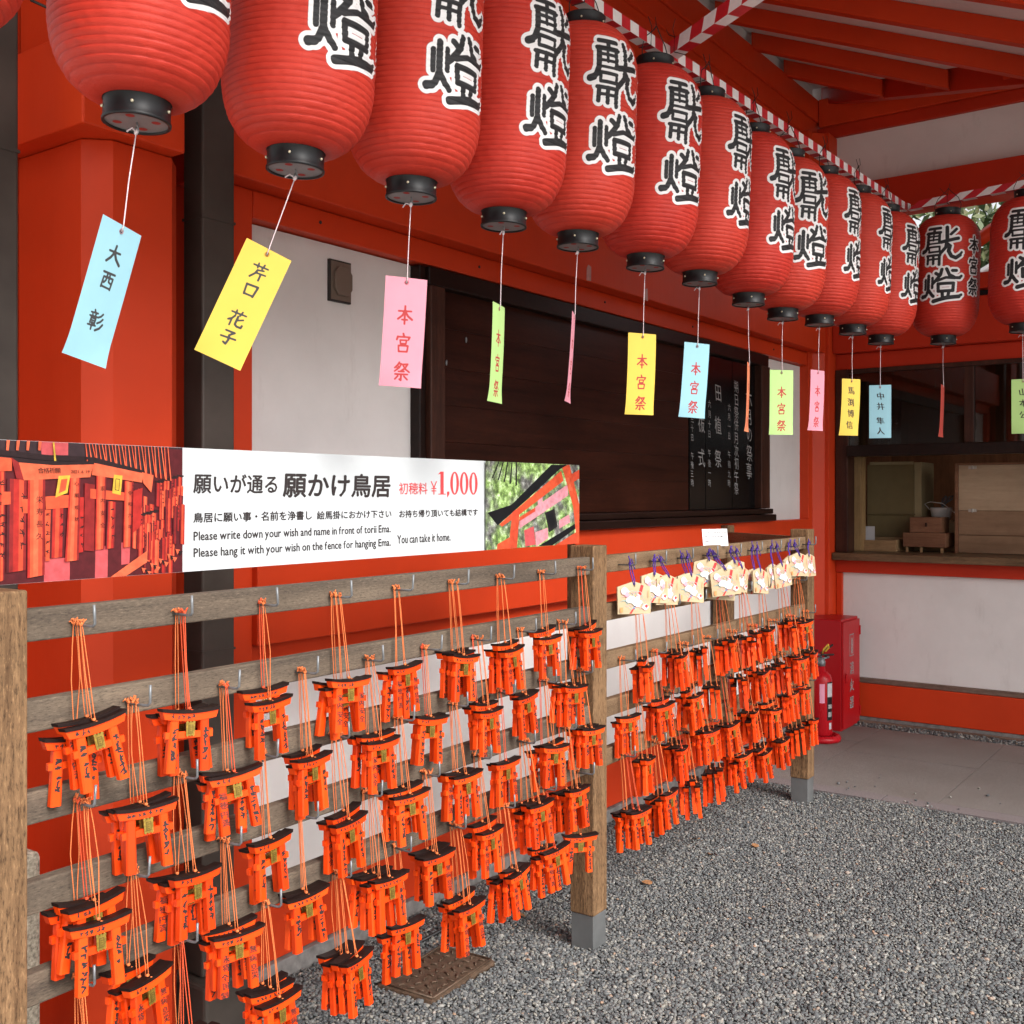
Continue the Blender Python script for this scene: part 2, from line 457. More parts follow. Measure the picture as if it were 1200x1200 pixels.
# ------------------------------------------------------------------ mesh building
class MB:
    def __init__(self):
        self.v, self.f, self.mi, self.mats, self.sm = [], [], [], [], []

    def slot(self, mat):
        mat = M[mat] if isinstance(mat, str) else mat
        if mat not in self.mats:
            self.mats.append(mat)
        return self.mats.index(mat)

    def add(self, verts, faces, mat, smooth=False):
        o = len(self.v)
        self.v += [tuple(p) for p in verts]
        i = self.slot(mat)
        for f in faces:
            self.f.append([o + k for k in f])
            self.mi.append(i)
            self.sm.append(smooth)
        return self

    def box(self, x0, x1, y0, y1, z0, z1, mat):
        x0, x1 = sorted((x0, x1)); y0, y1 = sorted((y0, y1)); z0, z1 = sorted((z0, z1))
        v = [(x, y, z) for z in (z0, z1) for y in (y0, y1) for x in (x0, x1)]
        f = [(0, 2, 3, 1), (4, 5, 7, 6), (0, 1, 5, 4), (2, 6, 7, 3), (0, 4, 6, 2), (1, 3, 7, 5)]
        return self.add(v, f, mat)

    def prism(self, pts, z0, z1, mat):
        """Vertical prism over a counter-clockwise plan polygon."""
        n = len(pts)
        v = [(x, y, z0) for x, y in pts] + [(x, y, z1) for x, y in pts]
        f = [tuple(range(n))[::-1], tuple(range(n, 2 * n))]
        f += [(i, (i + 1) % n, n + (i + 1) % n, n + i) for i in range(n)]
        return self.add(v, f, mat)

    def plate(self, pts, y0, y1, mat):
        """Front outline in x,z (counter-clockwise seen from -y), extruded from y0 (front) to y1."""
        n = len(pts)
        v = [(x, y0, z) for x, z in pts] + [(x, y1, z) for x, z in pts]
        f = [tuple(range(n)), tuple(range(n, 2 * n))[::-1]]
        f += [((i + 1) % n, i, n + i, n + (i + 1) % n) for i in range(n)]
        return self.add(v, f, mat)

    def flat(self, pts, y, mat):
        return self.add([(x, y, z) for x, z in pts], [tuple(range(len(pts)))], mat)

    def tube(self, pts, r, mat, n=6, cap=True):
        pts = [Vector(p) for p in pts]
        rs = r if isinstance(r, (list, tuple)) else [r] * len(pts)
        up = Vector((0.13, 0.31, 0.94)).normalized()
        v = []
        for i, p in enumerate(pts):
            t = (pts[min(i + 1, len(pts) - 1)] - pts[max(i - 1, 0)])
            if t.length < 1e-9:
                t = Vector((0, 0, 1))
            t.normalize()
            a = t.cross(up)
            if a.length < 0.05:
                a = t.cross(Vector((1, 0.2, 0)))
            a.normalize()
            b = t.cross(a)
            for k in range(n):
                q = 2 * math.pi * k / n
                v.append(p + (a * math.cos(q) + b * math.sin(q)) * rs[i])
        f = []
        for i in range(len(pts) - 1):
            for k in range(n):
                f.append((i * n + k, i * n + (k + 1) % n, (i + 1) * n + (k + 1) % n, (i + 1) * n + k))
        if cap:
            f.append(tuple(range(n))[::-1])
            f.append(tuple((len(pts) - 1) * n + k for k in range(n)))
        return self.add(v, f, mat, True)

    def lathe(self, prof, mat, n=32, centre=(0, 0), smooth=True):
        v, f = [], []
        for r, z in prof:
            for k in range(n):
                q = 2 * math.pi * k / n
                v.append((centre[0] + r * math.cos(q), centre[1] + r * math.sin(q), z))
        for i in range(len(prof) - 1):
            for k in range(n):
                f.append((i * n + k, i * n + (k + 1) % n, (i + 1) * n + (k + 1) % n, (i + 1) * n + k))
        return self.add(v, f, mat, smooth)

    def disc(self, r, z, mat, n=32, down=True, centre=(0, 0)):
        v = [(centre[0] + r * math.cos(2 * math.pi * k / n), centre[1] + r * math.sin(2 * math.pi * k / n), z) for k in range(n)]
        f = tuple(range(n))
        return self.add(v, [f[::-1] if down else f], mat)

    def blob(self, c, rx, ry, rz, mat, n=8, m=5):
        v, f = [], []
        for i in range(m + 1):
            a = math.pi * i / m
            for k in range(n):
                q = 2 * math.pi * k / n
                v.append((c[0] + rx * math.sin(a) * math.cos(q), c[1] + ry * math.sin(a) * math.sin(q), c[2] + rz * math.cos(a)))
        for i in range(m):
            for k in range(n):
                f.append((i * n + k, (i + 1) * n + k, (i + 1) * n + (k + 1) % n, i * n + (k + 1) % n))
        return self.add(v, f, mat, True)

    def mesh(self, name):
        me = bpy.data.meshes.new(name)
        me.from_pydata([tuple(p) for p in self.v], [], self.f)
        for m in self.mats:
            me.materials.append(m)
        me.polygons.foreach_set('material_index', self.mi)
        me.polygons.foreach_set('use_smooth', self.sm)
        me.update()
        return me


def link(name, data, parent=None, bevel=0):
    o = bpy.data.objects.new(name, data)
    COL.objects.link(o)
    if parent is not None:
        o.parent = parent
    if bevel:
        b = o.modifiers.new('edge', 'BEVEL')
        b.width = bevel
        b.segments = 2
        b.limit_method = 'ANGLE'
        b.angle_limit = R(50)
    return o


def part(name, mb, parent, bevel=0, label=None):
    o = link(name, mb.mesh(name) if isinstance(mb, MB) else mb, parent, bevel)
    if label:
        o['label'] = label
    return o


def tag(o, label, cat, group=None, kind=None):
    o['label'] = label
    o['category'] = cat
    if group:
        o['group'] = group
    if kind:
        o['kind'] = kind
    return o


def thing(name, label, cat, loc=(0, 0, 0), rot=(0, 0, 0), group=None):
    o = link(name, None)
    o.empty_display_size = 0.05
    o.location = loc
    o.rotation_euler = rot
    return tag(o, label, cat, group)


def structure(name, mb):
    o = link(name, mb.mesh(name))
    o['kind'] = 'structure'
    return o


def bx(name, parent, *a, bevel=0.004):
    return part(name, MB().box(*a), parent, bevel)


# ------------------------------------------------------------------ lettering
_glyph = {}


def glyph(ch):
    """A character's flat triangles (x, z), advance."""
    if ch not in _glyph:
        c = bpy.data.curves.new('glyph', 'FONT')
        c.body = ch
        c.resolution_u = 2
        o = bpy.data.objects.new('glyph', c)
        COL.objects.link(o)
        bpy.context.view_layer.update()
        me = bpy.data.meshes.new_from_object(o.evaluated_get(bpy.context.evaluated_depsgraph_get()))
        vs = [(v.co.x, v.co.y) for v in me.vertices]
        fs = [tuple(p.vertices) for p in me.polygons]
        bpy.data.objects.remove(o)
        bpy.data.curves.remove(c)
        bpy.data.meshes.remove(me)
        if vs:
            adv = 1.0 if ord(ch) > 0x2000 else max(x for x, _ in vs) + 0.045
        else:
            adv = 1.0 if ch == '\u3000' else 0.26
        _glyph[ch] = (vs, fs, adv)
    return _glyph[ch]


def write_row(mb, s, x, z, size, y, mat, width=None, shear=0.0, jit=0.0, bold=0.0):
    """One line from left to right on the plane y, baseline z; width squeezes it to that length."""
    total = sum(glyph(c)[2] for c in s)
    kx = size if width is None else width / total
    cx = x
    for c in s:
        vs, fs, adv = glyph(c)
        j = rng.uniform(-jit, jit) * size
        for q, (b, e) in enumerate([(0, 0)] if not bold else [(-bold, 0), (bold, 0), (0, bold * .8), (0, -bold * .8)]):
            mb.add([(cx + (vx + shear * vy) * kx + b, y - 0.00005 * q, z + j + vy * size + e) for vx, vy in vs], fs, mat)
        cx += adv * kx
    return cx


def write_col(mb, s, x, z, size, y, mat, pitch=1.08, shear=0.0, jit=0.0, kx=1.0, bold=0.0):
    """One column from top to bottom, centred on x, starting at z."""
    for c in s:
        vs, fs, adv = glyph(c)
        jx, jz, rot = (rng.uniform(-jit, jit) * size for _ in range(3))
        for b in ([0.0] if not bold else [-bold, bold]):
            mb.add([(x + jx + ((vx - adv / 2) * kx + (shear + jit * rot) * (vy - .4)) * size + b, y - (0.00006 if b > 0 else 0), z + jz - size * 0.88 + (vy - shear * .5 * (vx - .5) * -1) * size) for vx, vy in vs], fs, mat)
        z -= size * pitch


def scribble_col(mb, x, z, size, count, y, mat):
    """Illegible handwriting: short pen strokes, one small knot of them per character."""
    k = 0
    for i in range(count):
        for s in range(rng.randint(3, 5)):
            a = rng.choice((0, 0, 1.57, 1.57, 0.7, -0.7)) + rng.uniform(-0.3, 0.3)
            ln = size * rng.uniform(0.35, 0.85)
            w = size * 0.12
            cx, cz = x + rng.uniform(-.22, .22) * size, z - size / 2 + rng.uniform(-.3, .3) * size
            dx, dz = math.cos(a) * ln / 2, math.sin(a) * ln / 2
            nx, nz = -math.sin(a) * w, math.cos(a) * w
            yy = y - 0.00004 * (k % 6)
            k += 1
            mb.flat([(cx - dx - nx, cz - dz - nz), (cx + dx - nx, cz + dz - nz), (cx + dx + nx, cz + dz + nz), (cx - dx + nx, cz - dz + nz)], yy, mat)
        z -= size * 1.12


# brush strokes on a 100 x 100 box, y down: (width, points)
KEN = [(7.5, [(12, 4), (42, 4)]), (7, [(27, 4), (27, 14)]), (7.5, [(9, 16), (43, 16)]), (8, [(12, 16), (12, 45), (8, 57), (-2, 64)]), (10, [(4, 61), (-1, 63)]),
       (6.5, [(41, 16), (41, 42)]), (4.5, [(12, 25), (41, 25)]), (4.5, [(26, 16), (26, 36)]), (4.5, [(12, 34.5), (41, 34.5)]), (4.5, [(14, 44), (42, 44)]),
       (5, [(15, 53), (42, 53), (42, 66), (15, 66), (15, 53)]), (6, [(10, 75), (44, 75)]), (5, [(13, 85), (43, 85)]), (6.5, [(13, 75), (12, 96)]), (6.5, [(27, 75), (27, 97)]), (7, [(42, 75), (42, 100)]),
       (9, [(59, 3), (60, 33)]), (7, [(83, 8), (69, 22)]), (8.5, [(46, 42), (87, 33)]), (8, [(60, 34), (57, 56), (45, 70)]), (9, [(61, 48), (67, 53), (64, 66), (71, 79), (82, 84), (93, 76)]), (6, [(90, 79), (97, 69)])]
TOU = [(6.5, [(10, 34), (10, 61)]), (8, [(18, 23), (18, 62), (13, 77), (3, 83)]), (10, [(9, 80), (3, 81)]), (8, [(18, 62), (26, 76), (31, 82)]), (6.5, [(28, 30), (28, 58)]),
       (8, [(36, 18), (41, 22)]), (8, [(50, 8), (47, 23), (34, 41), (29, 46)]), (8, [(61, 7), (68, 24), (82, 32), (93, 32)]), (7, [(92, 32), (97, 27)]), (8, [(75, 12), (84, 12)]), (7, [(40, 39), (60, 31), (80, 33)]),
       (8, [(42, 48), (78, 47), (77, 68), (43, 69), (42, 48)]), (8, [(52, 69), (53, 83)]), (8, [(68, 69), (66, 82)]), (10, [(32, 96), (60, 88), (92, 84)]), (7, [(90, 84), (98, 79)])]
HON = [(8, [(14, 32), (86, 29)]), (9, [(50, 4), (50, 97)]), (9, [(48, 32), (36, 54), (12, 74)]), (10, [(52, 32), (68, 56), (92, 72)]), (8, [(35, 76), (65, 75)])]
GUU = [(9, [(48, 0), (52, 11)]), (9, [(18, 17), (13, 33)]), (8, [(18, 18), (86, 16), (78, 31)]), (7.5, [(32, 35), (69, 33), (65, 52), (35, 53), (32, 35)]), (7, [(50, 53), (45, 62)]), (8, [(24, 64), (78, 62), (74, 93), (27, 95), (24, 64)])]
SAI = [(8, [(36, 2), (26, 18), (12, 32)]), (7, [(32, 10), (48, 9), (38, 30), (12, 50)]), (6, [(26, 18), (34, 25)]), (6, [(20, 27), (29, 33)]), (8, [(56, 12), (84, 9), (70, 31), (48, 46)]), (8, [(58, 16), (72, 36), (95, 50)]),
       (7, [(34, 50), (66, 49)]), (8, [(16, 65), (86, 63)]), (9, [(50, 65), (50, 95), (42, 91)]), (8, [(32, 74), (17, 91)]), (8, [(67, 74), (86, 90)])]


DAI = [(9, [(14, 38), (84, 33)]), (10, [(50, 4), (46, 40), (30, 68), (8, 92)]), (12, [(50, 40), (66, 66), (94, 88)])]
NISHI = [(9, [(14, 14), (88, 10)]), (8, [(22, 36), (18, 88)]), (8, [(22, 36), (82, 32), (78, 88)]), (8, [(20, 84), (78, 84)]), (8, [(42, 14), (40, 50), (30, 64)]), (8, [(58, 13), (59, 54), (72, 58)])]
SHO = [(8, [(28, 2), (32, 10)]), (7, [(8, 18), (52, 14)]), (6, [(18, 22), (22, 30)]), (6, [(42, 20), (36, 30)]), (7, [(4, 36), (56, 32)]), (7, [(16, 44), (14, 68)]), (7, [(16, 44), (46, 42), (44, 68)]), (6, [(16, 55), (44, 54)]), (6, [(15, 67), (44, 66)]), (7, [(4, 80), (54, 75)]), (8, [(30, 66), (30, 98)]), (8, [(84, 8), (74, 22), (58, 32)]), (8, [(90, 32), (78, 48), (60, 60)]), (9, [(96, 58), (82, 80), (58, 96)])]
SERI = [(8, [(8, 22), (92, 15)]), (8, [(32, 4), (34, 30)]), (8, [(66, 0), (60, 28)]), (8, [(74, 34), (40, 44)]), (9, [(40, 44), (34, 66), (12, 96)]), (8, [(36, 62), (92, 55)]), (9, [(66, 60), (66, 98)])]
KUCHI = [(9, [(18, 22), (24, 82)]), (10, [(18, 24), (84, 16), (76, 80)]), (9, [(24, 80), (76, 76)])]
HANA = [(8, [(8, 20), (92, 13)]), (8, [(32, 2), (34, 28)]), (8, [(66, 0), (60, 26)]), (9, [(34, 36), (24, 56), (6, 70)]), (8, [(24, 54), (24, 98)]), (8, [(86, 40), (54, 58)]), (10, [(52, 34), (52, 82), (66, 90), (90, 88), (92, 74)])]
KO = [(9, [(22, 14), (74, 10), (50, 34)]), (10, [(50, 34), (56, 60), (50, 88), (34, 82)]), (9, [(8, 54), (92, 44)])]
BRUSH = {'大': DAI, '西': NISHI, '彰': SHO, '芹': SERI, '口': KUCHI, '花': HANA, '子': KO}


def stroke_field(X, Z, d, strokes, x0, z0, sx, sz):
    """Distance from each point to brush strokes whose 100-box has its top-left corner at x0, z0."""
    for wd, pts in strokes:
        hw = wd / 200 * (sx + sz) / 2
        q = [(x0 + px / 100 * sx, z0 - py / 100 * sz) for px, py in pts]
        for (ax, az), (bx_, bz) in zip(q, q[1:]):
            dx, dz = bx_ - ax, bz - az
            t = np.clip(((X - ax) * dx + (Z - az) * dz) / (dx * dx + dz * dz + 1e-12), 0, 1)
            np.minimum(d, np.hypot(X - ax - t * dx, Z - az - t * dz) - hw, out=d)
    return d


def grid_mesh(name, V, ny, nx, wrap, mat, attrs, smooth=True):
    """Quad grid from an (ny*nx, 3) array."""
    i, k = np.meshgrid(np.arange(ny - 1), np.arange(nx if wrap else nx - 1), indexing='ij')
    k2 = (k + 1) % nx
    q = np.stack([i * nx + k, i * nx + k2, (i + 1) * nx + k2, (i + 1) * nx + k], -1).reshape(-1, 4)
    return raw_mesh(name, V, q, mat, attrs, smooth)


def raw_mesh(name, V, q, mat, attrs=None, smooth=True):
    me = bpy.data.meshes.new(name)
    me.vertices.add(len(V))
    me.vertices.foreach_set('co', np.ascontiguousarray(V, dtype=np.float32).ravel())
    n = q.shape[1]
    me.loops.add(q.size)
    me.loops.foreach_set('vertex_index', np.ascontiguousarray(q, dtype=np.int32).ravel())
    me.polygons.add(len(q))
    me.polygons.foreach_set('loop_start', np.arange(0, q.size, n, dtype=np.int32))
    me.polygons.foreach_set('use_smooth', np.full(len(q), smooth))
    me.update(calc_edges=True)
    for k, a in (attrs or {}).items():
        at_ = me.attributes.new(k, 'FLOAT', 'POINT')
        at_.data.foreach_set('value', np.ascontiguousarray(a, dtype=np.float32).ravel())
    me.materials.append(mat)
    me.validate()
    return me


# ------------------------------------------------------------------ ground
mb = MB()
mb.add([(-60, -60, -0.012), (60, -60, -0.012), (60, 60, -0.012), (-60, 60, -0.012)], [(0, 1, 2, 3)], 'bed')
structure('ground', mb)
mb = MB()  # pale ground added out of view to bounce light up under the eaves
mb.add([(-60, -60, -0.004), (60, -60, -0.004), (60, -2.1, -0.004), (-60, -2.1, -0.004)], [(0, 1, 2, 3)], 'bounce')
mb.add([(-60, -2.1, -0.004), (.6, -2.1, -0.004), (.6, 60, -0.004), (-60, 60, -0.004)], [(0, 1, 2, 3)], 'bounce')
structure('bounce_ground', mb)

# paving in front of the office: slabs with open joints, a paler edging course
mb = MB()
ys = [2.53, 2.12, 1.39, 0.66, -0.07, -0.8, -1.53, -2.3, -3.1, -4.0]
xs_a, xs_b = [5.45, 6.005, 6.52, 6.965], [5.45, 6.26, 6.965]
for i in range(len(ys) - 1):
    xs = xs_a if i % 2 == 0 else xs_b
    for x0, x1 in zip(xs, xs[1:]):
        mb.box(x0 + 0.0015, x1 - 0.0015, ys[i + 1] + 0.0015, ys[i] - 0.0015, -0.05, 0.012 + rng.uniform(-.0012, .0012), 'granite')
structure('pavement', mb)
mb = MB()
y = 2.53
while y > -4:
    mb.box(5.335, 5.447, y - 0.896, y - 0.002, -0.05, 0.0125, 'kerb')
    y -= 0.9
structure('kerb', mb)


def stones(P, S, sub):
    """Pebbles as deformed icospheres merged into vertex and face arrays."""
    bm = bmesh.new()
    bmesh.ops.create_icosphere(bm, subdivisions=sub, radius=1.0)
    bv = np.array([v.co[:] for v in bm.verts])
    bf = np.array([[v.index for v in f.verts] for f in bm.faces])
    bm.free()
    n = len(P)
    ax = nrng.uniform(0, 2 * np.pi, n)
    tl = nrng.normal(0, 0.45, n)
    V = bv[None] * (1 + nrng.normal(0, 0.13, (n, len(bv), 1)))
    V = V * (S[:, None, None] * np.stack([nrng.uniform(.95, 1.35, n), nrng.uniform(.7, 1.0, n), nrng.uniform(.5, .75, n)], -1)[:, None])
    c, s = np.cos(tl)[:, None], np.sin(tl)[:, None]
    x, z = V[..., 0] * c - V[..., 2] * s, V[..., 0] * s + V[..., 2] * c
    c, s = np.cos(ax)[:, None], np.sin(ax)[:, None]
    V = np.stack([x * c - V[..., 1] * s, x * s + V[..., 1] * c, z], -1) + P[:, None]
    Fc = bf[None] + (np.arange(n) * len(bv))[:, None, None]
    return V.reshape(-1, 3), Fc.reshape(-1, 3)


def scatter(x0, x1, y0, y1, step_, keep):
    gx, gy = np.meshgrid(np.arange(x0, x1, step_), np.arange(y0, y1, step_))
    p = np.stack([gx.ravel(), gy.ravel()], -1)
    p += nrng.uniform(-.55, .55, p.shape) * step_
    zc = CT * p[:, 0] + ST * p[:, 1]
    xc = ST * p[:, 0] - CT * p[:, 1]
    return p[keep(p, zc, xc)]


def open_ground(p):
    return (p[:, 0] < 5.33) & (p[:, 1] < 2.53) & ~((np.abs(p[:, 0] - 2.60) < .175) & (np.abs(p[:, 1] - 2.16) < .115))


p = scatter(1.2, 5.33, -2.0, 2.55, 0.0077, lambda p, z, x: (z > 2.75) & (np.abs(x) < z * 0.50 + 0.08) & open_ground(p))
pw = scatter(0.65, 5.33, -2.1, 2.55, 0.0098, lambda p, z, x: ~((z > 2.75) & (np.abs(x) < z * 0.50 + 0.08)) & (z > 1.2) & open_ground(p))
n_wide = len(pw)
p = np.vstack([p, pw])
z = nrng.uniform(-0.004, 0.005, len(p)) + 0.007 * np.sin(p[:, 0] * 4.1 + 1.3 * np.sin(p[:, 1] * 3.3)) * np.sin(p[:, 1] * 5.2 + .7 + np.sin(p[:, 0] * 2.2)) + 0.003
P = np.column_stack([p, z])
S = 0.0054 * np.exp(nrng.normal(0, 0.24, len(p)))
S[len(p) - n_wide:] *= 1.28
zc = CT * p[:, 0] + ST * p[:, 1]
near = (zc < 3.7) & (np.arange(len(p)) < len(p) - n_wide)
Va, Fa = stones(P[near], S[near], 2)
Vb, Fb = stones(P[~near], S[~near], 1)
p2 = scatter(6.97, 7.1, -3.5, 2.45, 0.012, lambda p, z, x: p[:, 0] < 7.1)
ps = np.column_stack([5.335 + np.abs(nrng.normal(0, .22, 70)), nrng.uniform(-1.5, 2.3, 70)])
p2 = np.vstack([p2, ps])
Vc, Fc = stones(np.column_stack([p2, np.concatenate([nrng.uniform(.006, .018, len(p2) - 70), np.full(70, .017)])]), 0.0066 * np.exp(nrng.normal(0, .25, len(p2))), 1)
me = raw_mesh('gravel', np.vstack([Va, Vb, Vc]), np.vstack([Fa, Fb + len(Va), Fc + len(Va) + len(Vb)]), M['gravel'])
tag(link('gravel', me), 'loose grey gravel spread over the yard in front of the racks', 'gravel', kind='stuff')

# ------------------------------------------------------------------ the hall (wall behind the racks)
hall = thing('shrine_hall', 'vermilion timber hall wall with white plaster and a dark wooden shutter, behind the racks', 'building', (4.5, 2.66, 0))
hall_inv = Matrix.Translation((-4.5, -2.66, 0))


def hp(name, mb, bevel=0.004, label=None, parent=None):
    o = part(name, mb, parent or hall, bevel, label)
    if parent is None:
        o.matrix_parent_inverse = hall_inv
    return o


hp('plaster_panel', MB().box(2.22, 3.0, 2.62, 2.74, 0.30, 2.34, 'plaster'), 0)
hp('plaster_panel', MB().box(3.0, 6.2, 2.62, 2.74, 0.30, 0.93, 'plaster'), 0)
hp('plaster_panel', MB().box(6.2, 6.90, 2.62, 2.74, 0.30, 2.34, 'plaster'), 0)
hp('wall_boards', MB().box(1.1, 2.10, 2.745, 2.80, 0.06, 3.9, 'red'), 0)
hp('wall_boards', MB().box(2.10, 7.15, 2.615, 2.80, 2.752, 3.88, 'red'), 0)
hp('wall_infill', MB().box(.9, 7.15, 2.64, 2.80, 4.152, 4.32, 'plaster'), 0)
hp('door_jamb', MB().box(2.10, 2.22, 2.575, 2.74, 0.06, 2.43, 'red'))
hp('lintel', MB().box(2.22, 6.90, 2.572, 2.74, 2.345, 2.43, 'red'))
hp('beam', MB().box(2.05, 7.15, 2.495, 2.74, 2.432, 2.75, 'red'))
hp('beam', MB().box(2.22, 6.90, 2.552, 2.74, 1.04, 1.343, 'red'))
hp('beam', MB().box(2.22, 6.90, 2.603, 2.74, 0.93, 1.038, 'red'))
hp('plinth_board', MB().box(2.22, 6.86, 2.558, 2.74, 0.06, 0.275, 'red'))
hp('ledge', MB().box(2.22, 6.86, 2.57, 2.74, 0.277, 0.30, 'ledge'))
hp('footing', MB().box(1.1, 7.15, 2.54, 2.76, -0.05, 0.058, 'concrete'))
hp('wall_plate', MB().box(.9, 7.2, 2.60, 2.8, 3.882, 4.0, 'red'))
hp('wall_plate', MB().box(.9, 7.2, 2.585, 2.8, 4.002, 4.15, 'red'))
hp('corner_column', MB().prism([(6.86, 2.66), (6.86, 2.56), (6.93, 2.56), (6.99, 2.50), (6.99, 2.472), (7.15, 2.472), (7.15, 2.66)], 0.02, 3.88, 'red'), 0.003)
hp('column', MB().prism([(1.566, 2.74), (1.566, 2.454), (1.62, 2.40), (1.796, 2.40), (1.85, 2.454), (1.85, 2.74)], 0.06, 2.39, 'red'), 0.003)
hp('bracket_block', MB().box(1.504, 1.80, 2.35, 2.74, 2.392, 2.625, 'red'), 0.005)
hp('column_neck', MB().box(1.57, 1.84, 2.42, 2.74, 2.627, 3.88, 'red'), 0.005)
sp_ = hp('downpipe', MB().box(1.934, 2.047, 2.45, 2.535, 0.16, 3.8, 'bronze'), 0.006)
part('joint_collar', MB().box(1.932, 2.049, 2.448, 2.537, 2.27, 2.277, 'bronze'), sp_)
part('joint_collar', MB().box(1.932, 2.049, 2.448, 2.537, 1.06, 1.066, 'bronze'), sp_)
hp('drain_plinth', MB().box(1.90, 2.085, 2.395, 2.54, -0.02, 0.158, 'bronze'), 0.01)
sp_ = hp('downpipe', MB().box(1.262, 1.384, 2.42, 2.52, 0.67, 3.8, 'bronze'), 0.006)
part('joint_collar', MB().box(1.26, 1.386, 2.418, 2.522, 2.30, 2.307, 'bronze'), sp_)
hp('base_stone', MB().box(1.24, 1.416, 2.375, 2.598, -0.02, 0.667, 'stone'), 0.015)
mb = MB()
for k in range(5):
    mb.tube([(1.40 + .03 * k, 2.40, 2.66 + .02 * k), (1.47, 2.37 - .01 * k, 2.64), (1.50 + .02 * k, 2.41, 2.60 + .015 * k), (1.56, 2.42, 2.63 - .04 * k)], 0.0035, 'wire')
hp('cable_bundle', mb, 0)

for x in (2.5, 3.35, 4.3, 5.2, 6.3):
    hp('nail', MB().blob((x, 2.570, 2.388), .006, .004, .006, 'plate_edge', 8, 4), 0)
tp = at_y(690, 320, 2.494)
hp('tape_scrap', MB().add([(tp.x - .02, 2.4935, tp.z - .035), (tp.x + .018, 2.4935, tp.z - .032), (tp.x + .02, 2.4935, tp.z + .03), (tp.x - .005, 2.4935, tp.z + .036), (tp.x - .018, 2.4935, tp.z + .02)], [(0, 1, 2, 3, 4)], plain('tape_residue', (0.50, 0.20, 0.16), 0.3, 0.2, 60)), 0)
tp = at_y(757, 345, 2.494)
hp('tape_scrap', MB().add([(tp.x - .015, 2.4935, tp.z - .025), (tp.x + .018, 2.4935, tp.z - .03), (tp.x + .015, 2.4935, tp.z + .03), (tp.x - .012, 2.4935, tp.z + .024)], [(0, 1, 2, 3)], bpy.data.materials['tape_residue']), 0)

# the dark shutter in its frame
sh = hp('shutter', MB().box(3.12, 6.07, 2.622, 2.70, 1.42, 2.27, 'shutter'), 0)
mb = MB()
zz = [1.42, 1.57, 1.70, 1.84, 1.98, 2.13, 2.27]
for k in range(6):
    x0, x1 = 3.122, 5.205
    mb.box(x0, x1, 2.598 + 0.0006 * (k % 2), 2.618, zz[k] + 0.0004, zz[k + 1] - 0.0004, 'shutter')
part('shutter_boards', mb, sh, 0.0008)
part('shutter_frame', MB().box(3.0, 3.035, 2.575, 2.70, 1.345, 2.338, 'sill_dark').box(3.037, 3.12, 2.552, 2.70, 1.42, 2.268, 'frame').box(6.072, 6.2, 2.552, 2.70, 1.42, 2.268, 'frame').box(3.037, 6.2, 2.56, 2.70, 2.27, 2.338, 'sill_dark'), sh, 0.004)
part('shutter_sill', MB().box(3.037, 6.2, 2.51, 2.70, 1.345, 1.385, 'sill_dark').box(3.037, 6.2, 2.53, 2.70, 1.387, 1.418, 'sill_dark'), sh, 0.006)
mb = MB()
for a, b in ((3.3, 2.10), (3.18, 2.0)):
    mb.blob((a, 2.596, b), 0.006, 0.003, 0.012, 'hook')
part('lock_plate', mb, sh)

# notice board of black lacquered planks set into the shutter
nb = thing('notice_board', 'black lacquered board with white brush columns at the right end of the dark shutter', 'notice board', (5.64, 2.60, 1.42))
cols = [('六月の祭事', 0.105, 5.98), ('朔日祭併月次初午祭', 0.075, 5.80), ('六月一日　午前九時', 0.045, 5.70), ('田植祭', 0.105, 5.555), ('六月十日　午後一時', 0.045, 5.445), ('大祓式', 0.105, 5.345), ('六月三十日　午後三時', 0.042, 5.235)]
edges = [(5.212, 5.40), (5.403, 5.60), (5.603, 5.745), (5.748, 5.875), (5.878, 6.068)]
for k, (a, b) in enumerate(edges):
    mb = MB().box(a - 5.64, b - 5.64, -0.006 - 0.002 * (k % 2), 0.018, 0.002, 0.848, 'board_black')
    for s, size, x in cols:
        if a <= x < b:
            n_ = len(s)
            top = {0.105: 0.70, 0.075: 0.74, 0.045: 0.60, 0.042: 0.60}[size]
            pitch = {0.105: 1.02 if n_ == 5 else 1.75, 0.075: 0.98, 0.045: 1.2, 0.042: 1.15}[size]
            write_col(mb, s, x - 5.64, top, size, -0.0095, 'white_ink', pitch, shear=-0.12, jit=0.04, kx=0.82)
    part('board', mb, nb, 0)

# octagonal cover plate on the plaster
pl_ = thing('cover_plate', 'small brown octagonal cover plate on the white plaster beside the dark shutter', 'wall plate', (2.63, 2.62, 2.15))
part('backplate', MB().box(-0.05, 0.05, -0.012, 0, 0, 0.14, 'plate_edge').box(-0.046, 0.047, -0.0145, -0.0125, 0.006, 0.134, 'plate'), pl_)
part('octagon', MB().plate([(-.022, .022), (.026, .022), (.044, .045), (.044, .095), (.026, .120), (-.018, .120), (-.036, .095), (-.036, .045)], -0.026, -0.015, 'plate'), pl_, 0.002)

# roof over the hall: boards, rafters
T = 0.43
roof = MB()


def zl(y):
    return 4.250 - T * (2.62 - y)


def zr(x):
    return 4.250 - T * (7.15 - x)


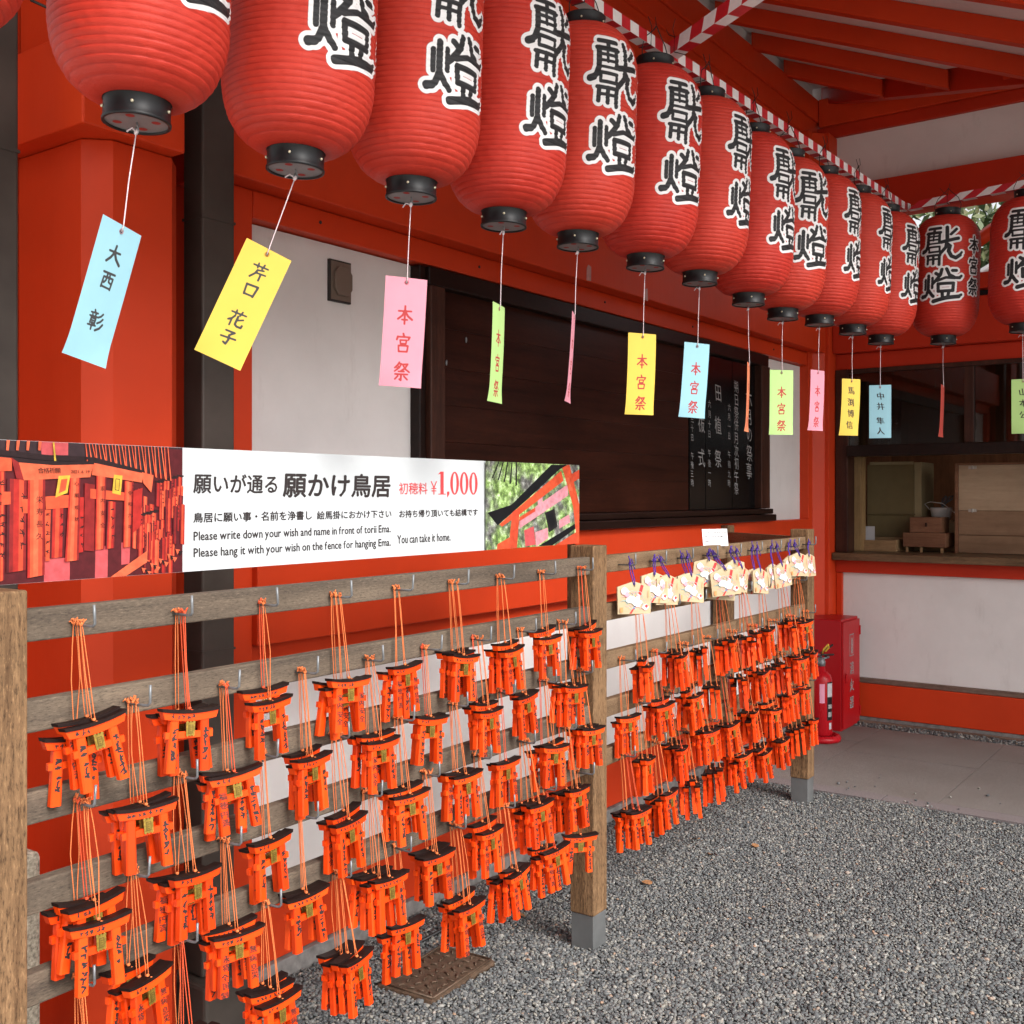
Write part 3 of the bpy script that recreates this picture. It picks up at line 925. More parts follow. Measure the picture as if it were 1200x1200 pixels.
EO = 2.2
for dz in (0.0,):
    a = [(.7, 2.9), (7.5, 2.9), (7.15, 2.62), (7.15 - EO, 2.62 - EO), (.7, 2.62 - EO)]
    lo = [(x, y, zl(y)) for x, y in a]
    hi = [(x, y, zl(y) + 0.08) for x, y in a]
    roof.add(lo + hi, [(0, 1, 2, 3, 4), (9, 8, 7, 6, 5)] + [(i, 5 + i, 5 + (i + 1) % 5, (i + 1) % 5) for i in range(5)], 'plaster')
hp('roof', roof, 0)
k = 0
x = 6.572
while x > .8:
    yv = max(2.62 - EO + 0.02, 2.60 - (7.15 - x) - 0.035)
    mb = MB()
    y1 = 2.60
    v = []
    for xx in (x - 0.0425, x + 0.0205):
        for yy, top in ((y1, 0), (yv, 0), (yv, 1), (y1, 1)):
            v.append((xx, yy, zl(yy) - 0.001 if top else zl(yy) - 0.100))
    mb.add(v, [(0, 1, 2, 3), (7, 6, 5, 4), (0, 4, 5, 1), (1, 5, 6, 2), (2, 6, 7, 3), (3, 7, 4, 0)], 'red')
    hp('rafter', mb, 0.004)
    x -= 0.5
mb = MB()
mb.box(.7, 7.15 - EO - 0.06, 2.62 - EO - 0.05, 2.62 - EO + 0.0, zl(2.62 - EO) - 0.14, zl(2.62 - EO) + 0.10, 'red')
hp('fascia', mb, 0.004)

# ------------------------------------------------------------------ the office wing (facade across the end of the yard)
off = thing('shrine_office', 'vermilion office wing with a wooden counter window and white plaster below', 'building', (7.2, 0, 0))
off_inv = Matrix.Translation((-7.2, 0, 0))


def op(name, mb, bevel=0.004, label=None, parent=None):
    o = part(name, mb, parent or off, bevel, label)
    if parent is None:
        o.matrix_parent_inverse = off_inv
    return o


YE = -4.0
op('footing', MB().box(7.105, 7.3, YE, 2.47, -0.05, 0.05, 'concrete').box(7.085, 7.3, YE, 2.47, 0.0, 0.028, 'ledge'), 0.003)
op('plinth_board', MB().box(7.10, 7.3, YE, 2.47, 0.052, 0.268, 'red'))
op('ledge', MB().box(7.112, 7.3, YE, 2.47, 0.27, 0.30, 'ledge'), 0.003)
op('plaster_panel', MB().box(7.15, 7.3, YE, 2.47, 0.30, 0.985, 'plaster'), 0)
op('door_jamb', MB().box(7.125, 7.3, 2.43, 2.47, 0.30, 0.985, 'red'))
op('beam', MB().box(7.115, 7.3, YE, 2.47, 0.987, 1.07, 'red_dark'))
op('counter', MB().box(7.03, 7.95, YE, 2.468, 1.072, 1.12, 'counter'), 0.006)
op('window_frame', MB().box(7.10, 7.24, 2.385, 2.468, 1.122, 2.328, 'frame'))
op('window_track', MB().box(7.07, 7.17, YE, 2.385, 1.752, 1.825, 'sill_dark'))
g = op('window', MB().box(7.10, 7.16, YE, 2.384, 2.30, 2.328, 'frame').box(7.10, 7.15, 1.60, 1.656, 1.827, 2.298, 'frame').box(7.10, 7.15, 0.80, 0.856, 1.827, 2.298, 'frame'), 0.003)
part('pane', MB().box(7.122, 7.127, 1.656, 2.384, 1.827, 2.299, 'glass'), g).matrix_parent_inverse = Matrix()
part('pane', MB().box(7.122, 7.127, 0.856, 1.60, 1.827, 2.299, 'glass'), g)
op('lintel', MB().box(7.12, 7.3, YE, 2.47, 2.33, 2.432, 'red_dark'))
op('plaster_strip', MB().box(7.115, 7.13, YE, 2.40, 2.318, 2.329, 'plaster'), 0)
op('beam', MB().box(7.05, 7.3, YE, 2.47, 2.434, 2.72, 'red_dark'))
op('beam', MB().box(7.09, 7.3, YE, 2.47, 2.77, 2.87, 'red_dark'))
op('gap_shade_strip', MB().box(7.15, 7.3, YE, 2.47, 2.721, 2.769, 'cap'), 0)  # black strip put in as the shade of the gap between the beams
op('beam', MB().box(7.05, 7.3, YE, 2.47, 3.335, 3.536, 'red_dark'))
op('plaster_panel', MB().box(7.15, 7.3, YE, 2.66, 3.537, 3.885, 'plaster'), 0)
op('wall_plate', MB().box(7.10, 7.3, YE, 2.58, 3.965, 4.15, 'red').box(7.125, 7.3, YE, 2.598, 3.887, 3.963, 'red_dark'))
mb = MB()
a = [(7.15, 2.62), (7.9, 2.9), (7.9, YE), (7.15 - EO, YE), (7.15 - EO, 2.62 - EO)]
lo = [(x, y, zr(x) - 0.002) for x, y in a]
hi = [(x, y, zr(x) + 0.078) for x, y in a]
mb.add(lo + hi, [(0, 1, 2, 3, 4), (9, 8, 7, 6, 5)] + [(i, 5 + i, 5 + (i + 1) % 5, (i + 1) % 5) for i in range(5)], 'plaster')
op('roof', mb, 0)
y = 2.1
while y > YE + 0.2:
    xv = max(7.15 - EO + 0.02, 7.15 - (2.6 - y) + 0.05)
    v = []
    for yy in (y - 0.05, y + 0.05):
        for xx, top in ((7.15, 0), (xv, 0), (xv, 1), (7.15, 1)):
            v.append((xx, yy, zr(xx) - 0.003 if top else zr(xx) - 0.100))
    mb = MB().add(v, [(3, 2, 1, 0), (4, 5, 6, 7), (0, 1, 5, 4), (1, 2, 6, 5), (2, 3, 7, 6), (3, 0, 4, 7)], 'red')
    op('rafter', mb, 0.004)
    y -= 0.5
op('fascia', MB().box(7.15 - EO - 0.05, 7.15 - EO, YE, 2.62 - EO - 0.06, zr(7.15 - EO) - 0.14, zr(7.15 - EO) + 0.1, 'red'))
# valley rafter, falling from the inner corner at 45 degrees
mb = MB()
v = []
q = 0.06 / math.sqrt(2)
for s in (-1, 1):
    for t_, top in ((0.0, 0), (EO + 0.1, 0), (EO + 0.1, 1), (0.0, 1)):
        x, y = 7.22 - t_, 2.55 - t_
        v.append((x - s * q, y + s * q, 4.145 - 0.44 * t_ + (0.142 if top else 0)))
mb.add(v, [(0, 1, 2, 3), (7, 6, 5, 4), (0, 4, 5, 1), (1, 5, 6, 2), (2, 6, 7, 3), (3, 7, 4, 0)], 'red_dark')
op('valley_rafter', mb, 0.004)
# bars added behind the transom to stand for reflected timbers
a1, a2 = at_x(1096, 318, 7.7), at_x(1185, 254, 7.7)
op('reflection_bar', MB().tube([a1, a2], 0.05, 'red', 4), 0)
a1, a2 = at_x(1120, 345, 8.3), at_x(1200, 296, 8.3)
op('reflection_bar', MB().tube([a1, a2], 0.07, 'plaster', 4), 0)
# room behind the counter
op('wall_infill', MB().box(7.2, 7.3, YE, 2.66, 4.152, 4.30, 'plaster'), 0)
op('room_wall', MB().box(9.0, 9.1, YE, 2.8, 0.0, 2.72, 'room').box(7.3, 9.0, 2.66, 2.8, 0.0, 2.72, 'room').box(7.3, 9.0, YE - .1, YE, 0, 2.72, 'room'), 0)
op('room_ceiling', MB().box(7.3, 9.1, YE, 2.8, 2.722, 2.76, 'room'), 0)
op('room_floor', MB().box(7.3, 9.0, YE, 2.66, 0.0, 0.3, 'room'), 0)
op('inner_post', MB().box(7.30, 7.40, 2.36, 2.47, 1.122, 2.30, 'room_tan'))

# ------------------------------------------------------------------ tree added behind the transom to stand for reflected foliage
tree = thing('reflection_tree', 'leafy tree added behind the transom in place of foliage reflected in its glass', 'tree', (13.5, 3.0, 0))
part('trunk', MB().tube([(0, 0, 0), (0.1, 0, 1.6), (0.0, .1, 2.8), (.1, .2, 3.9)], [.16, .13, .11, .06], 'bark', 10).tube([(0, .05, 2.5), (-.4, -.6, 3.4), (-.5, -1.1, 4.0)], [.07, .05, .03], 'bark', 8).tube([(0, .05, 2.6), (.3, .8, 3.6), (.4, 1.2, 4.2)], [.07, .05, .03], 'bark', 8), tree)
n = 24000
cl = nrng.normal(0, 1, (90, 3)) * [0.8, 2.1, 0.75] + [0, -.6, 3.95]
pp = cl[nrng.integers(0, 90, n)] + nrng.normal(0, .26, (n, 3))
d1, d2 = nrng.normal(0, 1, (n, 3)), nrng.normal(0, 1, (n, 3))
d1 /= np.linalg.norm(d1, axis=1)[:, None]
d2 -= d1 * (d1 * d2).sum(1)[:, None]
d2 /= np.linalg.norm(d2, axis=1)[:, None]
V = np.stack([pp - d1 * .07, pp + d2 * .035, pp + d1 * .07, pp - d2 * .035], 1).reshape(-1, 3)
part('crown', raw_mesh('crown', V, np.arange(4 * n).reshape(-1, 4), M['leaves'], None, False), tree)

# ------------------------------------------------------------------ things on the counter
CZ = 1.12


def ybox(name, label, cat, u0, u1, v0, v1, x, depth, mat, extra=None, group=None):
    """A box standing on the counter, its front at x filling the pixels u0..u1, v0..v1."""
    a, b = at_x(u0, v0, x), at_x(u1, v1, x)
    return a, b


# large carton
a, b = at_x(1016, 541, 7.62), at_x(1071, 541, 7.62)
W, H = a.y - b.y, a.z - CZ - 0.004
t = thing('cardboard_carton', 'large brown cardboard carton standing on the counter behind the tray', 'box', (7.62, b.y, CZ), (0, 0, 0))
part('body', MB().box(0, 0.30, 0, W, 0.0, H * 0.97, 'cardboard'), t, 0.003)
part('flap', MB().box(-0.012, -0.001, 0.0, W * .93, H * .965, H, 'cardboard_pale').box(-0.02, -0.001, -.01, W, H * .40, H * .41, 'cardboard').box(0.0, 0.31, -0.05, -0.002, 0, H * .99, 'cardboard_pale'), t, 0.002)
# flat tray with a white card
a, b = at_x(994, 632, 7.36), at_x(1050, 632, 7.36)
t = thing('wooden_tray', 'low open wooden tray on the counter by the window jamb', 'tray', (7.36, b.y, CZ))
W = a.y - b.y
part('body', MB().box(0, .2, 0, W, 0, .006, 'tray').box(0, .01, 0, W, .006, .075, 'tray').box(.19, .2, 0, W, .006, .09, 'tray').box(.01, .19, 0, .01, .006, .08, 'tray').box(.01, .19, W - .01, W, .006, .08, 'tray'), t, 0.002)
a, b = at_x(994, 618, 7.43), at_x(1025, 630, 7.43)
t = tag(link('price_card', MB().box(0, .003, 0, a.y - b.y, -.095, a.z - 1.2 + .01, 'card_grey').mesh('price_card')), 'plain pale card standing in the wooden tray', 'card')
t.location = (7.43, b.y, 1.2)
# two small drawer boxes
a, b = at_x(1058, 624, 7.40), at_x(1108, 641, 7.40)
t = thing('drawer_box', 'small reddish wooden drawer box on short legs under the smaller box', 'box', (7.40, b.y, CZ))
W = a.y - b.y
part('body', MB().box(0, .24, 0, W, .035, a.z - CZ, 'box_wood'), t, .003)
mb = MB()
for yy in (.02, W * .55, W - .03):
    mb.box(.01, .03, yy, yy + .014, 0, .034, 'tray')
part('legs', mb, t)
h1 = a.z
a, b = at_x(1066, 606, 7.42), at_x(1103, 622, 7.42)
t = thing('lidded_box', 'smaller reddish wooden box stacked on the drawer box beneath the bowl', 'box', (7.42, b.y, h1))
part('body', MB().box(0, .20, 0, a.y - b.y, 0.001, a.z - h1, 'box_wood'), t, .003)
part('pull', MB().box(-.006, 0, (a.y - b.y) * .45, (a.y - b.y) * .5, (a.z - h1) * .4, (a.z - h1) * .65, 'sill_dark'), t)
# support block and bowl with scissors
a = at_x(1100, 611, 7.66)
t = thing('side_box', 'pale plain wooden box behind the drawer boxes, carrying the bowl', 'box', (7.63, a.y - .16, CZ))
part('body', MB().box(0, .2, 0, .30, 0.001, a.z - CZ, 'tray'), t, .003)
part('lid', MB().box(-.004, .204, -.004, .304, a.z - CZ + .001, a.z - CZ + .007, 'tray'), t, .002)
bz = a.z + .0075
t = thing('bowl', 'white ceramic bowl holding scissors, on top of the wooden boxes', 'bowl', (7.73, a.y, bz))
part('body', MB().lathe([(0.0, 0.001), (.05, 0.001), (.062, .012), (.070, .07), (.071, .085), (.066, .085), (.062, .02), (0.0, .012)], 'ceramic', 28), t)
part('handle_wire', MB().tube([(-.02, .07, .07), (-.04, .10, .11), (-.05, .06, .125), (-.05, -.02, .115), (-.05, -.09, .06), (-.04, -.13, .02)], .003, 'ceramic'), t)
s_ = thing('scissors', 'scissors with grey blue handles standing in the white bowl', 'scissors', (7.73, a.y - .01, bz + .01))
mb = MB()
for s in (-1, 1):
    mb.tube([(0, .012 * s, .085), (0, -.012 * s, .10), (0, -.03 * s - .03, .135), (0, -.025 * s - .045, .155), (0, -.008 * s - .035, .150), (0, -.008 * s - .02, .12), (0, -.012 * s, .10)], .005, 'blue_handle')
part('handle', mb, s_)
part('blade', MB().box(-.002, .002, -.006, .006, -.005, .09, 'hook'), s_)
# wooden cabinet
a, b = at_x(1119, 543, 7.46), at_x(1215, 647, 7.46)
t = thing('counter_cabinet', 'light wooden cabinet with two tone boards and plastic clips on the counter', 'cabinet', (7.46, a.y, CZ))
H = a.z - CZ
W = 0.62
part('frame', MB().box(-.006, .25, -.022, 0, 0, H, 'box_wood').box(-.006, .25, -W, -.022, H - .012, H, 'box_wood').box(-.006, .25, -W - .02, -W, 0, H, 'box_wood').box(.24, .25, -W, -.02, 0, H, 'box_wood'), t, .002)
part('panel', MB().box(0, .02, -W + .001, -.023, H * .475, H - .013, 'cab_light'), t, .002, 'lighter upper board')
part('panel', MB().box(0, .02, -W + .001, -.023, H * .205, H * .472, 'cab_mid'), t, .002)
part('panel', MB().box(0, .02, -W + .001, -.023, 0.003, H * .20, 'cab_mid'), t, .002)
mb = MB()
for yy in (-.11, -.5):
    for zz_ in (H * .95, H * .475):
        mb.box(-.006, -.0005, yy - .025, yy + .025, zz_ - .010, zz_ + .010, 'clear_clip').blob((-.008, yy, zz_), .004, .008, .014, 'clear_clip')
part('clip', mb, t)

# ------------------------------------------------------------------ extinguisher cabinet and extinguisher
cb = thing('extinguisher_cabinet', 'tall red metal fire extinguisher cabinet with white writing in the corner', 'cabinet', (6.73, 2.29, 0.012))
part('body', MB().box(0, .32, 0.012, .28, 0, .70, 'red_cab'), cb, .004)
mb = MB().box(0.004, .316, -0.002, .010, .02, .685, 'red_cab')
mb.plate([(.12, .46), (.20, .46), (.20, .60), (.12, .60)], -.0030, -.0022, 'white_ink')
mb.plate([(.126, .466), (.194, .466), (.194, .594), (.126, .594)], -.0036, -.0031, 'red_cab')
mb.plate([(.147, .475), (.173, .475), (.173, .555), (.166, .575), (.154, .575), (.147, .555)], -.0042, -.0037, 'white_ink')
mb.flat([(.150, .520), (.170, .520), (.170, .524), (.150, .524)], -.0044, 'red_cab')
write_col(mb, '消火器', .16, .425, .085, -.0032, 'white_ink', 1.28, kx=.9, bold=.002)
part('door', mb, cb, 0)
part('hinge', MB().box(.31, .325, -.008, 0, .58, .64, 'red_cab').box(.31, .325, -.008, 0, .06, .12, 'red_cab'), cb, .002)
part('handle', MB().box(.04, .062, -.010, -.003, .30, .36, 'red_cab'), cb, .002)

ex = thing('fire_extinguisher', 'red fire extinguisher on a round red stand beside its cabinet', 'extinguisher', (6.44, 2.325, 0.012))
part('stand', MB().lathe([(0, .001), (.115, .001), (.118, .02), (.108, .036), (.085, .04), (.08, .03), (0, .03)], 'red_ext', 36), ex)
part('body', MB().lathe([(0, .032), (.060, .032), (.066, .045), (.066, .36), (.058, .395), (.035, .415), (.024, .42), (.022, .45), (0, .45)], 'red_ext', 36), ex)
mb = MB()


def wraplabel(mb, r, a0, a1, z0, z1, mat, n=8):
    v, f = [], []
    for i in range(n + 1):
        q = a0 + (a1 - a0) * i / n
        v += [(r * math.cos(q), r * math.sin(q), z0), (r * math.cos(q), r * math.sin(q), z1)]
    f = [(2 * i, 2 * i + 2, 2 * i + 3, 2 * i + 1) for i in range(n)]
    mb.add(v, f, mat)


wraplabel(mb, .0666, R(-128), R(-88), .13, .36, 'cap')
wraplabel(mb, .0672, R(-126), R(-90), .27, .352, 'card_grey')
wraplabel(mb, .0672, R(-122), R(-96), .15, .18, 'white_ink')
wraplabel(mb, .0672, R(-122), R(-94), .20, .225, 'white_ink')
wraplabel(mb, .0666, R(-168), R(-142), .235, .35, 'pink_tag')
wraplabel(mb, .0672, R(-116), R(-98), .075, .115, 'card_grey')
part('label', mb, ex)
part('valve', MB().lathe([(0, .45), (.024, .45), (.026, .47), (.02, .50), (0, .50)], 'hook', 20).tube([(0, 0, .49), (.05, -.03, .50)], .008, 'hook').tube([(0, 0, .505), (-.05, .02, .54)], .008, 'hook'), ex)
part('lever', MB().tube([(.03, -.02, .505), (-.02, -.005, .53), (.06, -.05, .575)], .007, 'black_rubber').tube([(-.02, -.005, .52), (.065, -.055, .515)], .006, 'black_rubber'), ex)
part('safety_pin', MB().tube([(-.03, -.02, .53), (-.05, -.035, .56), (-.02, -.05, .585), (.005, -.045, .565), (-.01, -.03, .54)], .006, 'yellow_pin'), ex)
part('hose', MB().tube([(.03, .02, .47), (.09, .05, .42), (.085, .05, .25), (.08, .03, .12)], .011, 'black_rubber', 8), ex)

# ------------------------------------------------------------------ racks of charms
FA = math.atan2(0.02478965, 0.99969269)
FC = Vector((3.02796, 1.85313, 0))
FM = Matrix.Translation(FC) @ Matrix.Rotation(FA, 4, 'Z')       # local x along the rack, -y towards the yard
PH = 1.333
ZR = [1.297, 1.135, 0.972, 0.811, 0.648]
RH = 0.058
RY = 0.012                       # the rails' front face stands this far behind the posts' front


def post(parent, x, y0=0.0, h=PH):
    p = part('post', MB().box(x, x + .09, y0, y0 + .09, .12, h, 'post'), parent, .004)
    part('post_shoe', MB().box(x + .003, x + .087, y0 + .003, y0 + .087, -.03, .1195, 'shoe'), p, .002)
    return p


def hook_mesh():
    return MB().tube([(0, 0, 0), (0, -.050, 0), (0, -.061, .001), (0, -.066, .006), (0, -.066, .020), (0, -.066, .040)], .0027, 'hook', 8).mesh('hook')


HOOK = hook_mesh()


def rack(name, label, x0, x1, posts, hook_a, hook_b, mat):
    t = thing(name, label, 'wooden rack', FM @ Vector(((x0 + x1) / 2, 0.045, 0)), (0, 0, FA), None)
    inv = Matrix.Translation((-(x0 + x1) / 2, -0.045, 0))
    for x in posts:
        post(t, x).matrix_parent_inverse = inv
    for k, zt in enumerate(ZR):
        rl = part('rail', MB().box(x0, x1, RY, RY + .03, zt - RH, zt, mat), t, .003)
        rl.matrix_parent_inverse = inv
        for hx in (hook_a if k % 2 == 0 else hook_b):
            h = link('hook', HOOK, rl)
            h.location = (hx, RY, zt - 0.035)
            h.rotation_euler = (0, R(rng.uniform(-5, 5)), R(rng.uniform(-6, 6)))
    return t


HA1 = [-1.884 + .224 * k for k in range(9)]
HB1 = [-1.771 + .2235 * k for k in range(8)]
HA2 = [.19 + .2286 * k for k in range(9)]
HB2 = [.30 + .2286 * k for k in range(8)]
rack('charm_rack', 'weathered near rack of grey brown rails hung with orange charms, under the white sign', -1.978, -.002, [-2.07, 0.0], HA1, HB1, 'rail')
rack('charm_rack', 'far wooden rack with pale picture tablets along its top rail', .092, 2.068, [2.07], HA2, HB2, 'rail_light')
# return rail from the far end to a post against the wall
e = FM @ Vector((2.115, .045, 0))
bp = at_depth(848, 600, 6.0)
t = thing('side_rail', 'short side rail from the far rack back to a post by the wall', 'wooden rail', (bp.x, bp.y, 0))
p_ = part('post', MB().box(-.045, .045, -.045, .045, .12, PH, 'post'), t, .004)
part('post_shoe', MB().box(-.042, .042, -.042, .042, -.03, .1195, 'shoe'), p_, .002)
dv = Vector((e.x - bp.x, e.y - bp.y, 0))
L_ = dv.length
rl = part('rail', MB().box(.05, L_ - .05, -.015, .015, 1.238, 1.296, 'rail_light'), t, .003)
rl.rotation_euler = (0, 0, math.atan2(dv.y, dv.x))

# ------------------------------------------------------------------ the long sign
SX0, SX1, SZ0, SZ1, SY = -2.20, .0497, 1.337, 1.600, 0.09
sg = thing('sign_board', 'long white sign board with Japanese and English text and a price, above the near rack', 'sign', FM @ Vector((-1.0, SY, SZ0)), (0, 0, FA))
sinv = Matrix.Translation((1.0, 0, -SZ0))


def sp(name, mb, bevel=0):
    o = part(name, mb, sg, bevel)
    o.matrix_parent_inverse = sinv
    return o


def on_sign(u, v):
    """Local x, z on the sign's plane of a pixel of the photograph (used to lay out its print)."""
    o = FM @ Vector((0, SY, 0))
    d = Vector((math.cos(FA), math.sin(FA)))
    a, b = ray(u)
    det = a * -d.y + b * d.x
    zz_ = (o.x * -d.y + o.y * d.x) / det
    xx = ((a * zz_ - o.x) * d.x + (b * zz_ - o.y) * d.y)
    return xx, 1.5 + (580 - v) / F * zz_


mb = MB().box(SX0, SX1, 0, .006, SZ0, SZ1, 'sign_white')
TY = -.0006


def srow(s, u0, u1, vb, vt, mat, bold=0.0, shear=0.0):
    """A printed line whose baseline starts at pixel u0, vb, reaching u1, cap height up to vt at u0."""
    x0, z0 = on_sign(u0, vb)
    x1, _ = on_sign(u1, vb)
    _, z1 = on_sign(u0, vt)
    write_row(mb, s, x0, z0, (z1 - z0), TY, mat, x1 - x0, shear, 0, bold)


srow('願いが通る', 226, 327, 576, 551, 'ink', .0011, .04)
srow('願かけ鳥居', 331, 458, 580, 549, 'ink', .0019, .04)
srow('初穂料', 467, 501, 578, 563, 'ink_red', .0003)
srow('鳥居に願い事・名前を浄書し', 226, 366, 611.5, 599, 'ink', .00062)
srow('絵馬掛におかけ下さい', 371, 459, 608, 597.5, 'ink', .00062)
srow('お持ち帰り頂いても結構です', 467, 560, 606, 596.5, 'ink', .00062)


def serif_row(s, u0, u1, vb, vt):
    srow(s, u0, u1, vb, vt, 'ink', .0006)


serif_row('Please write down your wish and name in front of torii Ema.', 226, 458, 633.5, 618.5)
serif_row('Please hang it with your wish on the fence for hanging Ema.', 226, 458, 653, 638)
serif_row('You can take it home.', 465.5, 528, 637, 623)


# the price in heavy serif figures drawn by hand
def ring(mb, cx, cz, rx, rz, ix, iz, y, mat, n=28):
    v = []
    for k in range(n):
        q = 2 * math.pi * k / n
        v += [(cx + rx * math.cos(q), y, cz + rz * math.sin(q)), (cx + ix * math.cos(q), y, cz + iz * math.sin(q))]
    mb.add(v, [(2 * k, (2 * k + 2) % (2 * n), (2 * k + 3) % (2 * n), 2 * k + 1) for k in range(n)], mat)


def rect(mb, x0, x1, z0, z1, y, mat):
    mb.flat([(x0, z0), (x1, z0), (x1, z1), (x0, z1)], y, mat)


x0, zb = on_sign(512.5, 579.5)
x1, _ = on_sign(560, 579.5)
_, zt = on_sign(512.5, 552.5)
h, wd = zt - zb, (x1 - x0)
cw = wd / 4.25
rect(mb, x0 + cw * .30, x0 + cw * .62, zb, zt, TY, 'ink_red')
rect(mb, x0 + cw * .08, x0 + cw * .84, zb, zb + h * .035, TY - .0001, 'ink_red')
mb.flat([(x0 + cw * .05, zt - h * .13), (x0 + cw * .30, zt - h * .10), (x0 + cw * .30, zt)], TY - .0001, 'ink_red')
mb.flat([(x0 + cw * .95, zb + h * .12), (x0 + cw * 1.0, zb - h * .14), (x0 + cw * 1.2, zb + h * .02), (x0 + cw * 1.2, zb + h * .14)], TY, 'ink_red')
for k in range(3):
    ring(mb, x0 + cw * (1.75 + k * 1.0), zb + h * .5, cw * .45, h * .51, cw * .19, h * .45, TY, 'ink_red')
xa, za = on_sign(504.5, 579.5)
xb, zc_ = on_sign(512, 564)
ww, hh = xb - xa, zc_ - za
for s in (-1, 1):
    mb.flat([(xa + ww * .5 - ww * .07, za + hh * .5), (xa + ww * .5 + ww * .09, za + hh * .5), (xa + ww * (.5 + s * .42) + ww * .09, zc_), (xa + ww * (.5 + s * .42) - ww * .09, zc_)][::1], TY - .00005 * (s + 2), 'ink_red')
rect(mb, xa + ww * .42, xa + ww * .58, za, za + hh * .52, TY - .0002, 'ink_red')
rect(mb, xa + ww * .12, xa + ww * .88, za + hh * .42, za + hh * .49, TY - .00025, 'ink_red')
rect(mb, xa + ww * .12, xa + ww * .88, za + hh * .24, za + hh * .31, TY - .00025, 'ink_red')
sp('board', mb)
sp('batten', MB().box(-2.03, -2.0, .0075, .03, .9, 1.58, 'post'), .002)
sp('batten', MB().box(.03, .0495, .0075, .03, .9, 1.58, 'post'), .002)

# printed photograph at the left: charms hanging, drawn as flat printed shapes
mb = MB()
lay = [0]


def pic(sc, ox, oy, pts, mat):
    lay[0] += 1
    q = [on_sign(ox + x / sc, oy + y / sc) for x, y in pts]
    if sum(a[0] * b[1] - b[0] * a[1] for a, b in zip(q, q[1:] + q[:1])) < 0:
        q = q[::-1]
    q = [(min(max(x, SX0), SX1 - .0003), min(max(z_, SZ0 + .0004), SZ1 - .0004)) for x, z_ in q]
    mb.flat(q, -.0004 - .000005 * lay[0], mat)


def left(pts, mat):
    pic(1200 / 220, 0, 480, pts, mat)


def lpillar(tl, tr, br, bl, tones=('f_deep', 'f_orange', 'f_coral', 'f_vermil', 'f_shade'), cuts=(0, .14, .34, .62, .86, 1)):
    mixp = lambda a, b, t: (a[0] + (b[0] - a[0]) * t, a[1] + (b[1] - a[1]) * t)
    for t0, t1, m in zip(cuts, cuts[1:], tones):
        left([mixp(tl, tr, t0), mixp(tl, tr, t1), mixp(bl, br, t1), mixp(bl, br, t0)], m)


def lscrib(x, y, n, size, dy):
    for i in range(n):
        for q in range(4):
            a = rng.choice((0, 0, 1.57, .7, -.7)) + rng.uniform(-.3, .3)
            l_, w_ = size * rng.uniform(.25, .5), size * .07
            cx, cy = x + rng.uniform(-.2, .2) * size, y + i * dy + rng.uniform(-.3, .3) * size
            dx, dy_, nx, ny = math.cos(a) * l_, math.sin(a) * l_, -math.sin(a) * w_, math.cos(a) * w_
            left([(cx - dx - nx, cy - dy_ - ny), (cx + dx - nx, cy + dy_ - ny), (cx + dx + nx, cy + dy_ + ny), (cx - dx + nx, cy - dy_ + ny)], 'f_black')


left([(-700, 100), (1166, 234), (1166, 1049), (-700, 1300)], 'f_maroon')
left([(-700, 100), (1166, 234), (1166, 420), (-700, 280)], 'f_dusk')
left([(260, 195), (435, 205), (435, 292), (265, 290)], 'f_rosy')
left([(280, 940), (445, 950), (445, 1098), (280, 1112)], 'f_rosy')
left([(610, 870), (690, 870), (686, 1080), (606, 1086)], 'f_rosy')
left([(775, 850), (832, 850), (826, 985), (775, 992)], 'f_rosy')
left([(1060, 250), (1166, 258), (1166, 470), (1060, 440)], 'f_maroon')
for k in range(60):
    x = 840 + (k * 37) % 320
    y = 420 + (k * 53) % 420 + (1166 - x) * .1
    wd_ = 12 + (k * 7) % 22
    hh_ = 120 + (k * 31) % 170
    lpillar((x, y), (x + wd_, y + 8), (x + wd_ - 4, y + hh_), (x - 4, y + hh_ - 6), (('f_shade', 'f_orange', 'f_deep'), ('f_maroon', 'f_deep', 'f_shade'), ('f_deep', 'f_coral', 'f_orange'), ('f_shade', 'f_vermil', 'f_deep'), ('f_maroon', 'f_shade', 'f_maroon'))[k % 5], (0, .25, .7, 1))
    if k % 4 == 0:
        left([(x - 8, y - 12), (x + wd_ + 14, y - 6), (x + wd_ + 12, y + 4), (x - 8, y - 2)], 'f_black')
    if k % 3 == 0:
        lscrib(x + wd_ * .5, y + 30, 3, 14, 24)
for k in range(26):
    x = 540 + k * 21
    left([(x, 216 + k), (x + 5, 216 + k), (x + 18 + (k % 3) * 8, 330 + k * 5), (x + 10 + (k % 3) * 8, 330 + k * 5)], ('f_orange', 'f_coral')[k % 2])
left([(700, 1078), (938, 900), (934, 975), (800, 1068)], 'f_coral')
for k in range(14):
    x, y = 900 + k * 18, 1010 - k * 10 + (k % 3) * 20
    left([(x, y), (x + 30, y + 6), (x + 12, y + 36)], ('f_coral', 'f_black')[k % 3 == 1])
left([(-60, 300), (70, 310), (70, 392), (-60, 396)], 'f_orange')
left([(-60, 250), (300, 290), (540, 300), (540, 330), (300, 325), (-60, 285)], 'f_black')
lpillar((-40, 395), (28, 395), (20, 1090), (-40, 1110), ('f_maroon', 'f_shade', 'f_deep', 'f_orange', 'f_shade'))
lscrib(10, 470, 8, 40, 66)
lpillar((40, 440), (165, 450), (158, 1025), (34, 1045), ('f_maroon', 'f_shade', 'f_deep', 'f_vermil', 'f_shade'))
lscrib(140, 560, 5, 40, 76)
left([(4, 525), (62, 525), (62, 605), (4, 610)], 'f_orange')
left([(280, 640), (318, 640), (312, 965), (285, 970)], 'f_orange')
